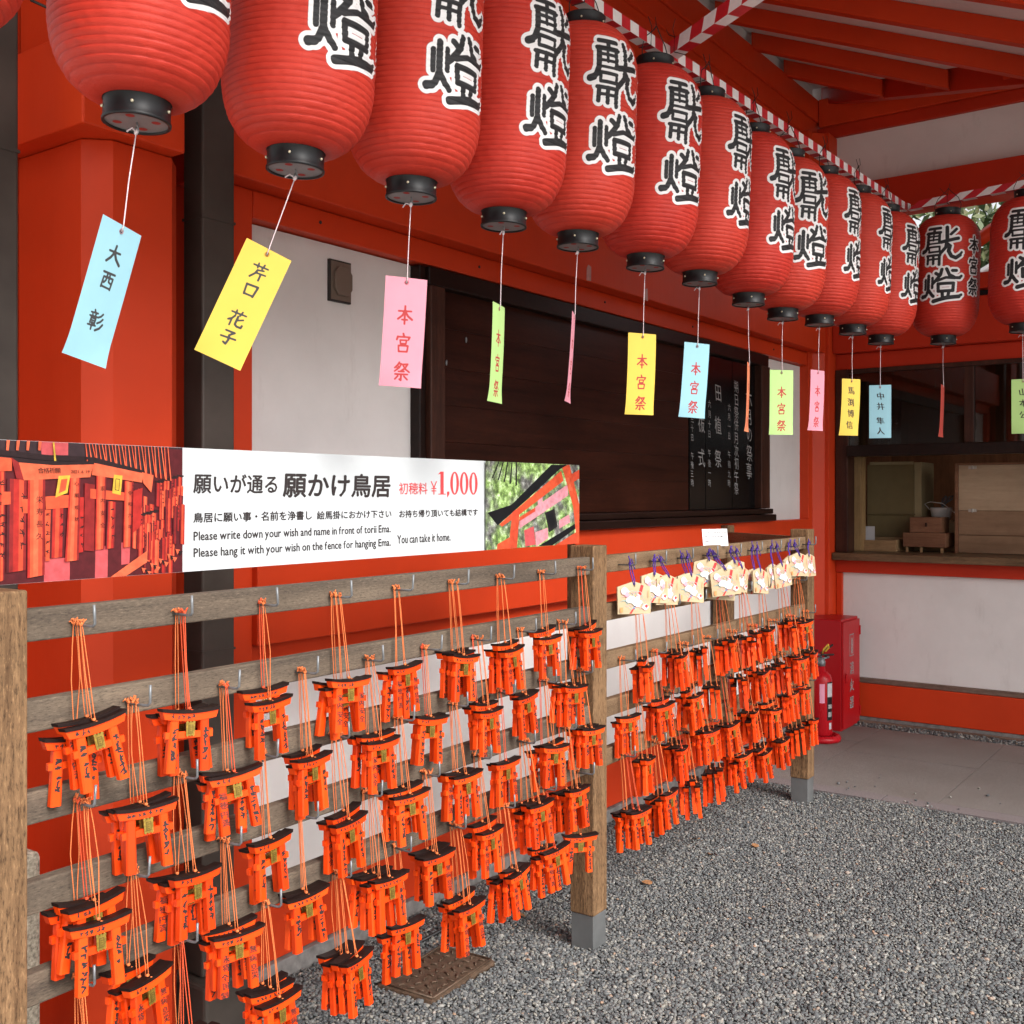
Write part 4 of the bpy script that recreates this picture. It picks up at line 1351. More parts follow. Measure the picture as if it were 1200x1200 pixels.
lpillar((318, 640), (412, 620), (404, 940), (310, 952), ('f_maroon', 'f_deep', 'f_vermil', 'f_deep', 'f_maroon'))
lscrib(298, 670, 5, 30, 60)
lscrib(390, 680, 3, 30, 56)
left([(505, 560), (530, 560), (525, 910), (497, 915)], 'f_deep')
lscrib(516, 690, 4, 26, 58)
left([(535, 470), (600, 480), (596, 905), (530, 900)], 'f_shade')
lpillar((680, 585), (735, 590), (722, 885), (668, 890), ('f_maroon', 'f_deep', 'f_orange', 'f_deep', 'f_shade'))
lscrib(715, 640, 4, 26, 56)
left([(845, 520), (905, 500), (890, 750), (840, 790)], 'f_deep')
left([(570, 505), (795, 530), (795, 582), (570, 568)], 'f_orange')
lpillar((610, 420), (672, 430), (660, 890), (600, 897))
lpillar((790, 455), (842, 465), (830, 875), (780, 882))
left([(590, 333), (915, 402), (900, 466), (580, 418)], 'f_coral')
left([(520, 300), (600, 306), (918, 392), (912, 408), (590, 340)], 'f_black')
left([(900, 400), (975, 420), (960, 530), (910, 470)], 'f_coral')
left([(722, 416), (776, 422), (764, 546), (710, 534)], 'f_gold')
left([(732, 440), (760, 444), (754, 520), (728, 514)], 'f_black')
left([(735, 445), (757, 448), (751, 515), (731, 510)], 'f_gold')
left([(130, 572), (190, 572), (190, 662), (142, 662)], 'f_orange')
left([(283, 556), (432, 546), (432, 626), (286, 638)], 'f_orange')
lpillar((440, 430), (506, 430), (495, 962), (408, 972))
lpillar((170, 450), (282, 445), (278, 1056), (168, 1077))
left([(110, 335), (340, 350), (592, 345), (570, 432), (146, 452)], 'f_coral')
left([(64, 305), (112, 335), (146, 452), (98, 440)], 'f_shade')
left([(64, 305), (330, 336), (594, 328), (594, 350), (340, 356), (112, 338)], 'f_black')
left([(368, 424), (442, 420), (424, 532), (346, 562)], 'f_gold')
left([(384, 446), (424, 442), (412, 516), (368, 536)], 'f_orange')
left([(330, 200), (340, 200), (352, 328), (340, 328)], 'f_gold')
for x in (36, 100, 165, 240):
    left([(x, 190), (x + 20, 192), (x + 12, 262), (x - 4, 260)], 'f_coral')


def left_ink(chars, x, y, size, dy):
    lay[0] += 30
    for i, c in enumerate(chars):
        vs, fs, adv = glyph(c)
        q = [on_sign((x + vx * size) * 220 / 1200, 480 + (y + i * dy + (0.8 - vy) * size) * 220 / 1200) for vx, vy in vs]
        mb.add([(a_, -.0004 - .000005 * lay[0], b_) for a_, b_ in q], fs, 'f_black')


left_ink('栄寿長久', 222, 555, 48, 78)
left_ink('家内安全', 632, 490, 34, 78)
left_ink('令和六年', 808, 520, 30, 72)
left_ink('心願成就', 466, 460, 30, 76)
for i, c in enumerate('合格祈願'):
    left_ink(c, 232 + i * 36, 372, 40, 0)
for i, c in enumerate('2021.6.19'):
    left_ink(c, 444 + i * 13, 384, 28, 0)
sp('photo_print', mb)

# printed photograph at the right: a gate under trees
mb = MB()


def right(pts, mat):
    pic(1200 / 280, 420, 500, pts, mat)


right([(630, 171), (1105, 188), (1105, 592), (630, 622)], 'f_foliage')
for k in range(5):
    right([(660 + k * 30, 260 + k * 10), (668 + k * 30, 258 + k * 9), (700 + k * 22, 175), (694 + k * 22, 174)], 'f_char')
right([(690, 590), (752, 555), (752, 612), (686, 616)], 'f_orange')
right([(800, 460), (1042, 290), (1046, 345), (800, 512)], 'f_pinkish')
right([(800, 455), (880, 405), (880, 425), (800, 475)], 'f_vermil')
right([(880, 530), (942, 508), (946, 560), (884, 602)], 'f_pinkish')
right([(824, 520), (872, 500), (882, 592), (830, 602)], 'f_rosy')
right([(890, 332), (916, 320), (916, 400), (894, 412)], 'f_pinkish')
right([(895, 600), (1082, 486), (1082, 512), (965, 600)], 'f_roof')
right([(980, 598), (1085, 530), (1090, 592)], 'f_vermil')
right([(1000, 470), (1050, 440), (1056, 480), (1000, 512)], 'f_pinkish')
right([(928, 432), (976, 412), (992, 500), (950, 532)], 'f_char')
right([(940, 445), (968, 432), (980, 492), (958, 512)], 'f_roof')
right([(700, 490), (800, 402), (1010, 222), (1022, 272), (800, 442), (712, 502)], 'f_orange')
right([(765, 424), (802, 410), (788, 608), (745, 612)], 'f_vermil')
right([(1014, 200), (1052, 190), (1104, 390), (1104, 590), (1090, 592), (1070, 400)], 'f_orange')
right([(1030, 260), (1050, 255), (1068, 320), (1052, 326)], 'f_coral')
right([(1060, 240), (1104, 215), (1104, 260), (1070, 280)], 'f_vermil')
right([(640, 432), (760, 392), (960, 192), (1042, 192), (1000, 216), (832, 372), (690, 496)], 'f_roof')
sp('photo_print', mb)

# ------------------------------------------------------------------ torii charms
TW = 0.0665


def kasagi_mesh():
    mb = MB()
    n = 8
    xs = [-TW + 2 * TW * i / n for i in range(n + 1)]

    def cv(x):
        return 0.0058 * abs(x / TW) ** 2

    for (hb, ht, yb, sc, mat) in ((-.022, -.0058, .0098, .93, 'orange'), (-.0056, .0012, .0135, 1.0, 'charm_black')):
        v = []
        for x in xs:
            for yy in (-yb, yb):
                v.append((x * (sc - .035 if mat == 'orange' else sc - .012), yy, hb + cv(x)))
                v.append((x * (sc + .045 if mat == 'orange' else sc + .012), yy, ht + cv(x)))
        f = []
        for i in range(n):
            a, b = i * 4, (i + 1) * 4
            f += [(a, b, b + 1, a + 1), (a + 3, b + 3, b + 2, a + 2), (a + 1, b + 1, b + 3, a + 3), (a + 2, b + 2, b, a)]
        f += [(0, 1, 3, 2), (n * 4 + 2, n * 4 + 3, n * 4 + 1, n * 4)]
        mb.add(v, f, mat)
    k = rng.choice((3, 5, 7))
    for i in range(k):
        x = -.042 + i * .012 + rng.uniform(-.002, .002)
        scribble_col(mb, x, -.0085 + cv(x),   .0095, 1, -.0101, 'ink')
    return mb.mesh('top_beam')


def pillar_mesh(side, text):
    mb = MB()
    xt, xb, zt, zb = side * .0345, side * .0395, -.0205, -.130
    w_ = .0098
    yd = .0080
    cut = .003
    v = []
    for x, zz_, k in ((xt, zt, 1), (xb, zb, 1.12)):
        a = w_ * k
        v += [(x - a + cut, -yd, zz_), (x + a - cut, -yd, zz_), (x + a, -yd + cut, zz_), (x + a, yd, zz_), (x - a, yd, zz_), (x - a, -yd + cut, zz_)]
    f = [(i, i + 6, (i + 1) % 6 + 6, (i + 1) % 6) for i in range(6)]
    f = [q[::-1] for q in f]
    f += [(0, 1, 2, 3, 4, 5), (11, 10, 9, 8, 7, 6)]
    mb.add(v, f, 'orange')
    if text:
        z_ = -.036
        for c in text:
            x = xt + (xb - xt) * ((z_ - zt) / (zb - zt))
            write_col(mb, c, x, z_, .0175, -yd - .0003, 'ink', shear=-.1, jit=.12, kx=1.05, bold=.0011)
            z_ -= .0195
    elif text is not None:
        z_ = -.034
        for i in range(rng.randint(4, 6)):
            x = xt + (xb - xt) * ((z_ - zt) / (zb - zt))
            scribble_col(mb, x, z_, .0150, 1, -yd - .0003, 'ink')
            z_ -= .0145
    return mb.mesh('pillar')


KAS = [kasagi_mesh() for _ in range(12)]
PILL = {-1: [pillar_mesh(-1, t_) for t_ in ('永将全国制', '', '福徳円満', '', '家内安全', '', '', '', '', '', None)], 1: [pillar_mesh(1, t_) for t_ in ('無病息災', '', '', '家内安全', '', '', '', '', '', '', None)]}
TIE = MB().box(-.055, .055, -.0052, .0052, -.058, -.044, 'orange').mesh('tie_beam')
mb = MB()
mb.plate([(-.0085, -.050), (-.006, -.053), (-.003, -.050), (0, -.053), (.003, -.050), (.006, -.053), (.0085, -.050), (.0085, -.030), (.0095, -.026), (.006, -.0235), (.003, -.027), (0, -.0235), (-.003, -.027), (-.006, -.0235), (-.0095, -.026), (-.0085, -.030)], -.0098, -.0083, 'gold')
mb.plate([(-.0045, -.047), (.0045, -.047), (.0045, -.031), (-.0045, -.031)], -.0104, -.0099, 'gold_dark')
mb.plate([(-.003, -.0455), (.003, -.0455), (.003, -.0325), (-.003, -.0325)], -.0108, -.0105, 'gold')
for q in range(3):
    mb.flat([(-.0018, -.036 - q * .004), (.0018, -.036 - q * .004), (.0018, -.0345 - q * .004), (-.0018, -.0345 - q * .004)], -.0110, 'gold_dark')
mb.v = [(x * 1.18, y, -.038 + (z_ + .038) * 1.15) for x, y, z_ in mb.v]
PLAQ = mb.mesh('name_plaque')


def cord_mesh(L, mat, slack=0):
    mb = MB()
    for s in (-1, 1):
        w_ = rng.uniform(-.003, .003)
        o = rng.uniform(-.002, .002)
        bow = slack * s * .02
        pts = [(s * .0025, -.002 * s, .0035), (s * .003 + o * .4, w_ * .5, L * .12), (s * .0028 + o + bow, w_, L * .5), (s * .0024 + o * .5 + bow * .5, w_ * .5, L * .8), (s * .002, 0, L - .004)]
        mb.tube(pts, .00115, mat, 5)
    # knot on the beam and knot with frayed ends over the hook
    mb.blob((0.001, -.001, .004), .0045, .004, .0032, mat, 7, 4)
    mb.tube([(0, -.009, .001), (.004, -.012, -.001), (.006, -.010, -.004)], .0016, mat, 5)
    for s in range(4):
        a = rng.uniform(0, 6.28)
        r_ = rng.uniform(.006, .013)
        mb.tube([(0, 0, L - .006), (math.cos(a) * r_ * .6, math.sin(a) * r_ * .5, L + rng.uniform(.002, .007)), (math.cos(a) * r_, math.sin(a) * r_ * .7, L + rng.uniform(-.006, .010))], [.0015, .0022, .0013], mat, 5)
    mb.blob((0, 0, L - .002), .005, .005, .0045, mat, 7, 4)
    return mb.mesh('cord')


CL = [.182, .190, .197, .204]
CORDS = [[cord_mesh(L, 'cord', sl) for sl in (0, 0, .3)] + [cord_mesh(L, 'cord_red', 0)] for L in CL]
ORD = ['first', 'second', 'third', 'fourth', 'fifth', 'sixth', 'seventh', 'eighth', 'ninth']
RAILN = ['top', 'second', 'third', 'fourth', 'lowest']
PLACE = ['frontmost', 'second from front', 'third from front', 'fourth from front', 'fifth from front']


CS = .91


def torii(mat, label, group):
    t = thing('torii_charm', label, 'torii charm', group=group)
    t.matrix_world = mat @ Matrix.Scale(CS, 4)
    part('top_beam', rng.choice(KAS), t)
    part('tie_beam', TIE, t)
    k = rng.randrange(11)
    part('pillar', PILL[-1][k], t)
    part('pillar', PILL[1][rng.randrange(11) if k else 0], t)
    part('name_plaque', PLAQ, t)
    return t


def cluster(hx, zt, count, rname, hookno, railno, yawm):
    yc = rng.gauss(0, 6 if rname == 'near' else 12)
    for j in range(count):
        # j = 0 is the rearmost
        d = .015 + .0205 * j + rng.uniform(0, .003)
        dr = min(.006 + .0115 * j + rng.uniform(0, .004), .05)
        ci = rng.randrange(4)
        L = CL[ci]
        jx = rng.uniform(-.008, .008)
        lean = (d - dr) / L
        yaw = R(yawm + yc + rng.gauss(0, 3.5))
        roll = R(rng.gauss(0, 3.6))
        hook = Vector((hx + rng.uniform(-.004, .004), RY - dr, zt - .030))
        m = Matrix.Rotation(yaw, 4, 'Z') @ Matrix.Rotation(-lean * .6, 4, 'X') @ Matrix.Rotation(roll, 4, 'Y')
        pos = Vector((hx + jx, RY - d, zt - .030 - L + rng.uniform(-.010, .010)))
        frm = count - 1 - j
        label = f"orange torii charm {PLACE[frm]} on the {ORD[hookno]} hook from left, {rname} rack's {RAILN[railno]} rail"
        words_ = label.split()
        if len(words_) > 16:
            label = f"orange torii charm {PLACE[frm]}, {ORD[hookno]} hook from left, {rname} rack's {RAILN[railno]} rail"
        t = torii(FM @ Matrix.Translation(pos) @ m, label, 'orange torii charms hanging on the racks')
        cd = part('cord', CORDS[ci][rng.choice((0, 0, 0, 0, 0, 1, 1, 1, 2, 2, 3)) if count < 5 else 0], t)
        # the cord runs from the charm's top to the hook
        loc = (Matrix.Translation(pos) @ m @ Matrix.Scale(CS, 4)).inverted() @ hook
        q = Vector((0, 0, 1)).rotation_difference(loc.normalized())
        cd.rotation_mode = 'QUATERNION'
        cd.rotation_quaternion = q
        cd.scale = (1, 1, loc.length / L)


CN1 = [[3, 3, 2, 3, 2, 3, 3, 2, 3], [3, 3, 3, 3, 2, 3, 2, 3], [4, 3, 2, 3, 3, 3, 2, 3, 3], [3, 3, 2, 4, 3, 3, 4, 4], [3, 3, 3, 4, 2, 4, 4, 3, 1]]
for k in range(5):
    for i, hx in enumerate(HA1 if k % 2 == 0 else HB1):
        cluster(hx, ZR[k], CN1[k][i], 'near', i, k, -3 if not (k == 4 and i == 8) else -38)
CN2 = [None, [3, 4, 3, 4, 4, 3, 4, 3], [2, 3, 4, 3, 4, 4, 4, 4, 3], [3, 4, 4, 4, 4, 4, 4, 3], [4, 4, 4, 4, 4, 4, 4, 4, 3]]
for k in range(1, 5):
    for i, hx in enumerate(HA2 if k % 2 == 0 else HB2):
        cluster(hx, ZR[k], CN2[k][i], 'far', i, k, 6)

# ------------------------------------------------------------------ picture tablets on the far rack
EW, EH = .066, .118


def ema_mesh():
    mb = MB()
    mb.plate([(-EW, -EH), (EW, -EH), (EW, -.020), (0, 0), (-EW, -.020)], -.004, .004, 'ema')
    ly = [0]

    def e(pts, mat):
        ly[0] += 1
        pts = [(x * .94, z_ * 1.2) for x, z_ in pts]
        mb.flat(pts, -.0043 - .00006 * ly[0], mat)

    def bl(cx, cz, rx, rz, mat, n=11, w_=.22, ph=0.0):
        e([(cx + rx * math.cos(2 * math.pi * k / n) * (1 + w_ * math.sin(3 * k + ph)), cz + rz * math.sin(2 * math.pi * k / n) * (1 + w_ * math.cos(2 * k + ph))) for k in range(n)], mat)

    def line(pts, w_, mat):
        ly[0] += 1
        pts = [(x * .94, z_ * 1.2) for x, z_ in pts]
        for (ax, az), (cx, cz) in zip(pts, pts[1:]):
            dx, dz = cx - ax, cz - az
            L = math.hypot(dx, dz) + 1e-9
            nx, nz = -dz / L * w_, dx / L * w_
            mb.flat([(ax - nx, az - nz), (cx - nx, cz - nz), (cx + nx, cz + nz), (ax + nx, az + nz)], -.0043 - .00006 * ly[0], mat)
            ly[0] += 1

    e([(.030, -.010), (.042, -.0135), (.026, -.052), (.014, -.048)], 'e_red')
    e([(-.010, -.085), (.002, -.080), (-.012, -.0975), (-.022, -.0975)], 'e_red')
    e([(.006, -.066), (.016, -.064), (.002, -.084), (-.008, -.082)], 'e_violet')
    for k in range(14):
        a = k * 1.7
        cx, cz = .035 * math.cos(a) * (1 + .3 * math.sin(k)), -.058 + .024 * math.sin(a)
        line([(cx - .016, cz + .002), (cx - .006, cz + .007 * math.sin(k)), (cx + .006, cz + .004), (cx + .014, cz - .006)], .0008, 'e_teal' if k % 3 else 'e_pink')
    bl(-.040, -.030, .017, .012, 'e_rose', ph=.5)
    bl(-.032, -.040, .010, .008, 'e_pink', ph=1.5)
    bl(-.046, -.026, .009, .007, 'e_white', ph=.3)
    bl(.045, -.078, .014, .009, 'e_rose', ph=2)
    bl(.050, -.076, .006, .005, 'e_red', ph=.2)
    bl(-.012, -.056, .026, .011, 'e_white', w_=.18, ph=.7)
    bl(.010, -.064, .020, .013, 'e_white', w_=.15, ph=1.1)
    bl(.016, -.048, .008, .010, 'e_white', w_=.1)
    bl(.014, -.043, .005, .003, 'e_pink')
    e([(-.062, -.093), (-.050, -.093), (-.050, -.078), (-.062, -.078)], 'e_stamp')
    e([(.058, -.050), (.0605, -.050), (.0605, -.028), (.058, -.028)], 'e_stamp')
    return mb.mesh('tablet')


EMA = ema_mesh()


def ema_cord(L):
    mb = MB()
    for s in (-1, 1):
        mb.tube([(s * .002, -.005, -.010), (s * .004, -.004, .004), (s * .005, .002, L * .5), (s * .003, 0, L)], .0021, 'cord_purple', 6)
    for s in range(3):
        a = rng.uniform(-2.6, -.4)
        mb.tube([(0, -.002, L), (math.cos(a) * .010, math.sin(a) * .008, L + .012), (math.cos(a) * .020, math.sin(a) * .012, L + rng.uniform(-.02, .022))], .002, 'cord_purple', 6)
    mb.blob((0, 0, L), .007, .006, .006, 'cord_purple')
    mb.tube([(0, -.0048, -.006), (0, -.0052, -.015)], .0016, 'cap', 5)
    return mb.mesh('cord')


EC = {L: ema_cord(L) for L in (.02, .035, .05)}
# (hook index, distance in front of the rail, yaw, cord length, sideways shift)
EMS = [(0, .045, -36, .05, 0), (1, .022, -22, .035, -.03), (1, .044, -12, .05, .03), (2, .042, -26, .05, .0), (2, .018, -30, .05, .012), (3, .022, -40, .02, -.02), (3, .046, -42, .05, .045), (3, .072, -40, .05, .01),
       (4, .020, -18, .02, 0), (4, .044, -8, .05, .02), (5, .042, -8, .05, 0), (5, .02, -20, .05, -.01), (6, .044, -14, .05, .02), (6, .018, -4, .05, -.02), (7, .044, -22, .02, .01), (7, .016, -4, .02, -.03), (8, .030, -4, .035, -.035)]
ELAB = ['pale wooden picture tablet alone on the hook nearest the middle post',
        'pale picture tablet behind another on the second hook of the top rail',
        'narrow looking front picture tablet on the second hook, purple cord across its face',
        'front picture tablet on the third hook, its red stripe upper right',
        'picture tablet hidden low behind the front one on the third hook',
        'large looking picture tablet hanging high behind two others below the white card',
        'picture tablet right of the large front one on the fourth hook',
        'big front picture tablet on the fourth hook, turned to face the yard',
        'picture tablet hanging high on the fifth hook with only its top showing',
        'lower front picture tablet on the fifth hook of the top rail',
        'front picture tablet on the sixth hook, turned almost edge on',
        'picture tablet leaning behind the front one on the sixth hook',
        'front picture tablet on the seventh hook of the top rail',
        'half hidden picture tablet at the back of the seventh hook',
        'front picture tablet hanging high on the eighth hook near the end post',
        'picture tablet seen side on at the back of the eighth hook',
        'last picture tablet beside the end post of the far rack']
for (hi, d, yaw, L, dx), lab in zip(EMS, ELAB):
    hook = Vector((HA2[hi], RY - min(d, .045), ZR[0] - .030))
    pos = Vector((HA2[hi] + dx, RY - d - .012, ZR[0] - .030 - L * 1.25 + rng.uniform(-.022, .014)))
    t = thing('picture_tablet', lab, 'wooden tablet', group='picture tablets on the far rack')
    m = Matrix.Rotation(R(yaw), 4, 'Z') @ Matrix.Rotation(R(rng.uniform(-7, 7)), 4, 'Y') @ Matrix.Rotation(R(rng.uniform(-8, 2)), 4, 'X')
    t.matrix_world = FM @ Matrix.Translation(pos) @ m @ Matrix.Scale(.93, 4)
    part('tablet', EMA, t)
    cd = part('cord', EC[L], t)
    loc = (Matrix.Translation(pos) @ m @ Matrix.Scale(.93, 4)).inverted() @ hook
    cd.rotation_mode = 'QUATERNION'
    cd.rotation_quaternion = Vector((0, 0, 1)).rotation_difference(loc.normalized())
    cd.scale = (1, 1, loc.length / L)

# small white card on the top rail of the far rack
ca, cb_ = at_depth(814, 628, 4.47), at_depth(852, 621, 4.72)
wv = Vector((cb_.x - ca.x, cb_.y - ca.y, 0))
t = tag(link('notice_card', None), 'small white printed notice card standing on the far rack above the tablets', 'card')
t.location = FM @ Vector(((FM.inverted() @ ca).x - .01, RY + .012, ZR[0] - .005))
t.rotation_euler = (R(-8), 0, FA - R(30))
mb = MB().box(-.062, .062, 0, .002, 0, .07, 'white_card')
for zz_, ws in ((.052, (.03, .05, .025)), (.036, (.06, .04)), (.018, (.03,))):
    x = -.054
    for w_ in ws:
        nn = int(w_ / .0035)
        for q in range(nn):
            rect(mb, x + q * .0035, x + q * .0035 + rng.uniform(.0016, .003), zz_, zz_ + rng.uniform(.003, .006), -.0004, 'ink_soft')
        x += w_ + .004
part('card', mb, t)
part('clip', MB().box(-.01, .01, .0025, .006, -.02, .03, 'hook'), t)

# ------------------------------------------------------------------ lanterns
LR, LH, CAPR, CAPH = .150, .565, .0560, .042
NR, RPR, NC = 46, 7, 420


def lantern_body():
    ny = NR * RPR + 1
    h = np.linspace(0, LH, ny)
    e_ = .145
    s = np.clip(np.minimum(h, LH - h) / e_, 0, 1)
    prof = CAPR + .004 + (LR - CAPR - .004) * (1 - (1 - s) ** 2.3) ** (1 / 1.9)
    prof *= 1 + .012 * np.sin(np.pi * h / LH)
    ph = (h / LH * NR) % 1.0
    scal = np.abs(np.sin(np.pi * ph)) ** 0.55
    th = np.linspace(-np.pi, np.pi, NC, endpoint=False)
    # slightly wrinkled between ribs
    wr_ = nrng.normal(0, 1, (NR + 1, NC))
    kern = np.hanning(15)
    kern /= kern.sum()
    wr_ = np.stack([np.convolve(np.concatenate([r[-7:], r, r[:7]]), kern, 'valid') for r in wr_])
    band = np.minimum((h / LH * NR).astype(int), NR - 1)
    rad = prof[:, None] + (.0019 * scal[:, None] * (1 + .22 * wr_[band] / wr_.std())) - .0010
    off_ = nrng.normal(0, .0005, NR + 1)
    rad += off_[band][:, None]
    X = rad * np.sin(th)[None]
    Y = -rad * np.cos(th)[None]
    Z = np.repeat(h[:, None], NC, 1)
    S_ = np.repeat((th * LR)[None], ny, 0)
    d = np.full(S_.shape, 1.0)
    top = LH
    stroke_field(S_, Z, d, [(w_ * 1.07, p_) for w_, p_ in KEN], -.088, top - .074, .178, .178)
    stroke_field(S_, Z, d, [(w_ * 1.07, p_) for w_, p_ in TOU], -.092, top - .262, .184, .166)
    for i, g_ in enumerate((HON, GUU, SAI)):
        stroke_field(S_, Z, d, [(w_ * 1.45, p_) for w_, p_ in g_], .118, top - .115 - i * .098, .072, .080)
    d = d * np.where(S_ > .112, 1.25, 1.0)
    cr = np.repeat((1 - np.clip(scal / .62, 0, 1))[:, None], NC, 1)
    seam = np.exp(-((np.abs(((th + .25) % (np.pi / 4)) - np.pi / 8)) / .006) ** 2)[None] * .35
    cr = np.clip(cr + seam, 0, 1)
    V = np.stack([X, Y, Z], -1).reshape(-1, 3)
    return grid_mesh('shade', V, ny, NC, True, M['lantern'], {'ink': d, 'crease': cr})


BODY = lantern_body()


def cap_mesh(bottom):
    mb = MB()
    z0, z1 = (0, CAPH) if bottom else (0, CAPH)
    mb.lathe([(CAPR - .003, z0 + .002), (CAPR - .002, z0), (CAPR + .0025, z0), (CAPR + .003, z0 + .004), (CAPR + .001, z0 + .007), (CAPR + .001, z1 - .005), (CAPR + .003, z1 - .002), (CAPR + .001, z1)], 'cap', 40)
    if bottom:
        mb.disc(CAPR - .002, .0035, 'cap_in', 40)
        for k in range(4):
            a = math.pi / 2 * k + .5
            mb.disc(.008, .0031, 'hole_red', 14, True, (.034 * math.cos(a), .034 * math.sin(a)))
    else:
        mb.disc(CAPR, z1 - .003, 'cap', 40, False)
    for k in range(5):
        a = 2 * math.pi * k / 5 - 1.2
        mb.blob(((CAPR + .0022) * math.cos(a), (CAPR + .0022) * math.sin(a), (z0 + z1) / 2), .0032, .0032, .0032, 'rivet', 6, 4)
    return mb.mesh('bottom_ring' if bottom else 'top_ring')


CAPB, CAPT = cap_mesh(True), cap_mesh(False)
mb = MB()
for s in (-1, 1):
    mb.tube([(s * CAPR, 0, CAPH * .6), (s * CAPR * 1.05, 0, CAPH + .02), (s * .045, .004, CAPH + .055), (s * .012, 0, CAPH + .085), (0, 0, CAPH + .10)], .0016, 'wire', 5)
HANG = mb.mesh('hanger_wire')
mb = MB()
mb.tube([(0, 0, .004), (.004, 0, -.004), (.007, .002, -.012), (.002, .003, -.018), (-.003, 0, -.012), (0, 0, -.004)], .0013, 'hook', 5)
RINGW = mb.mesh('string_ring')

LAN = [((.79, 1.652, 2.168), 40), ((1.157, 1.645, 2.150), 38), ((1.523, 1.638, 2.155), 34), ((1.869, 1.63, 2.175), 38), ((2.216, 1.623, 2.178), 46), ((2.556, 1.616, 2.188), 37), ((2.929, 1.608, 2.192), 42), ((3.29, 1.601, 2.200), 61),
       ((3.669, 1.593, 2.184), 56), ((3.975, 1.586, 2.172), 42), ((4.35, 1.578, 2.196), 66), ((4.74, 1.57, 2.206), 70), ((5.115, 1.562, 2.205), 62), ((5.40, 1.354, 2.220), -6), ((5.36, .997, 2.24), 2)]
LLAB = ['red paper lantern at the far left, only its lower curve showing at the picture edge',
        'big red lantern above the light blue strip with a black name, before the bracket block',
        'red paper lantern above the tilted yellow name strip, second large one',
        'red paper lantern above the wide pink strip with red characters',
        'red paper lantern above the narrow green strip turned nearly edge on',
        'red paper lantern above the pink strip that hangs edge on',
        'red paper lantern above the yellow strip with three red characters',
        'red paper lantern above the light blue strip with three red characters',
        'red paper lantern above the orange strip hanging edge on by the notice board',
        'red paper lantern above the pale green strip with red characters',
        'red paper lantern above the small pink strip before the corner column',
        'red paper lantern above the small yellow strip with a black name',
        'red paper lantern above the small blue strip, last of the long row',
        'red paper lantern facing forward, above the dark brick red strip on the short row',
        'red paper lantern cut by the right edge, above a green strip']
bar_z = 2.908
LMAT = []
for (loc, dl), lab in zip(LAN, LLAB):
    p = Vector(loc)
    a = math.atan2(-p.x, p.y)
    tilt = R(2.3 + rng.uniform(-.7, .7))
    t = thing('paper_lantern', lab, 'lantern', group='red lanterns hung in a row under the eaves')
    t.matrix_world = Matrix.Translation(p) @ Matrix.Rotation(a, 4, 'Z') @ Matrix.Rotation(tilt, 4, 'Y') @ Matrix.Rotation(R(dl + (5 if dl > 10 else 0)), 4, 'Z')
    LMAT.append(t.matrix_world.copy())
    part('bottom_ring', CAPB, t)
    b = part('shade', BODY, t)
    b.location.z = CAPH - .004
    c_ = part('top_ring', CAPT, t)
    c_.location.z = CAPH + LH - .008
    h_ = part('hanger_wire', HANG, t)
    h_.location.z = CAPH + LH - .008
    part('string_ring', RINGW, t)

# ------------------------------------------------------------------ paper strips on strings
PW, PL = .0485, .247


def strip_mesh(name, color, kind, text, ink, bend=0.0):
    ny, nx = 150, 58
    xs_ = np.linspace(-PW, PW, nx)
    zs_ = np.linspace(.011, .011 - PL, ny)
    X, Z = np.meshgrid(xs_, zs_)
    d = np.full(X.shape, 1.0)
    if kind == 'fest':
        for i, g_ in enumerate((HON, GUU, SAI)):
            stroke_field(X, Z, d, [(w_ * 1.18, p_) for w_, p_ in g_], -.0205, -.052 - i * .064, .041, .043)
    if kind == 'brush':
        z_ = text[1]
        for s in text[0]:
            if s != ' ':
                stroke_field(X, Z, d, [(w_ * 1.25, p_) for w_, p_ in BRUSH[s]], -text[2] / 2, z_, text[2], text[2])
            z_ -= text[2] * (text[3] if s != ' ' else text[3] * .55)
    u = (Z - .011) / -PL
    Y = bend * .05 * u ** 2 + bend * .6 * (X / PW) ** 2 * .012 - .004 * np.clip((u - .8) / .2, 0, 1) ** 2 * (X / PW)
    V = np.stack([X, Y, Z], -1).reshape(-1, 3)
    me = grid_mesh(name, V, ny, nx, False, M[('pn_' if kind == 'brush' else 'p_') + color], {'ink': d})
    mb = MB()
    if kind == 'name':
        mb2 = MB()
        z_, sz, pt = text[1], text[2], text[3]
        for s in text[0]:
            if s != ' ':
                write_col(mb2, s, 0, z_, sz, 0, ink, shear=-.16, jit=.05, kx=1.0, bold=.0008)
            z_ -= sz * (pt if s != ' ' else pt * .55)
        v = np.array(mb2.v)
        uu = (v[:, 2] - .011) / -PL
        v[:, 1] += bend * .05 * uu ** 2 + bend * .6 * (v[:, 0] / PW) ** 2 * .012 - .004 * np.clip((uu - .8) / .2, 0, 1) ** 2 * (v[:, 0] / PW) - .0006
        mb2.v = [tuple(q) for q in v]
        return me, mb2
    return me, None


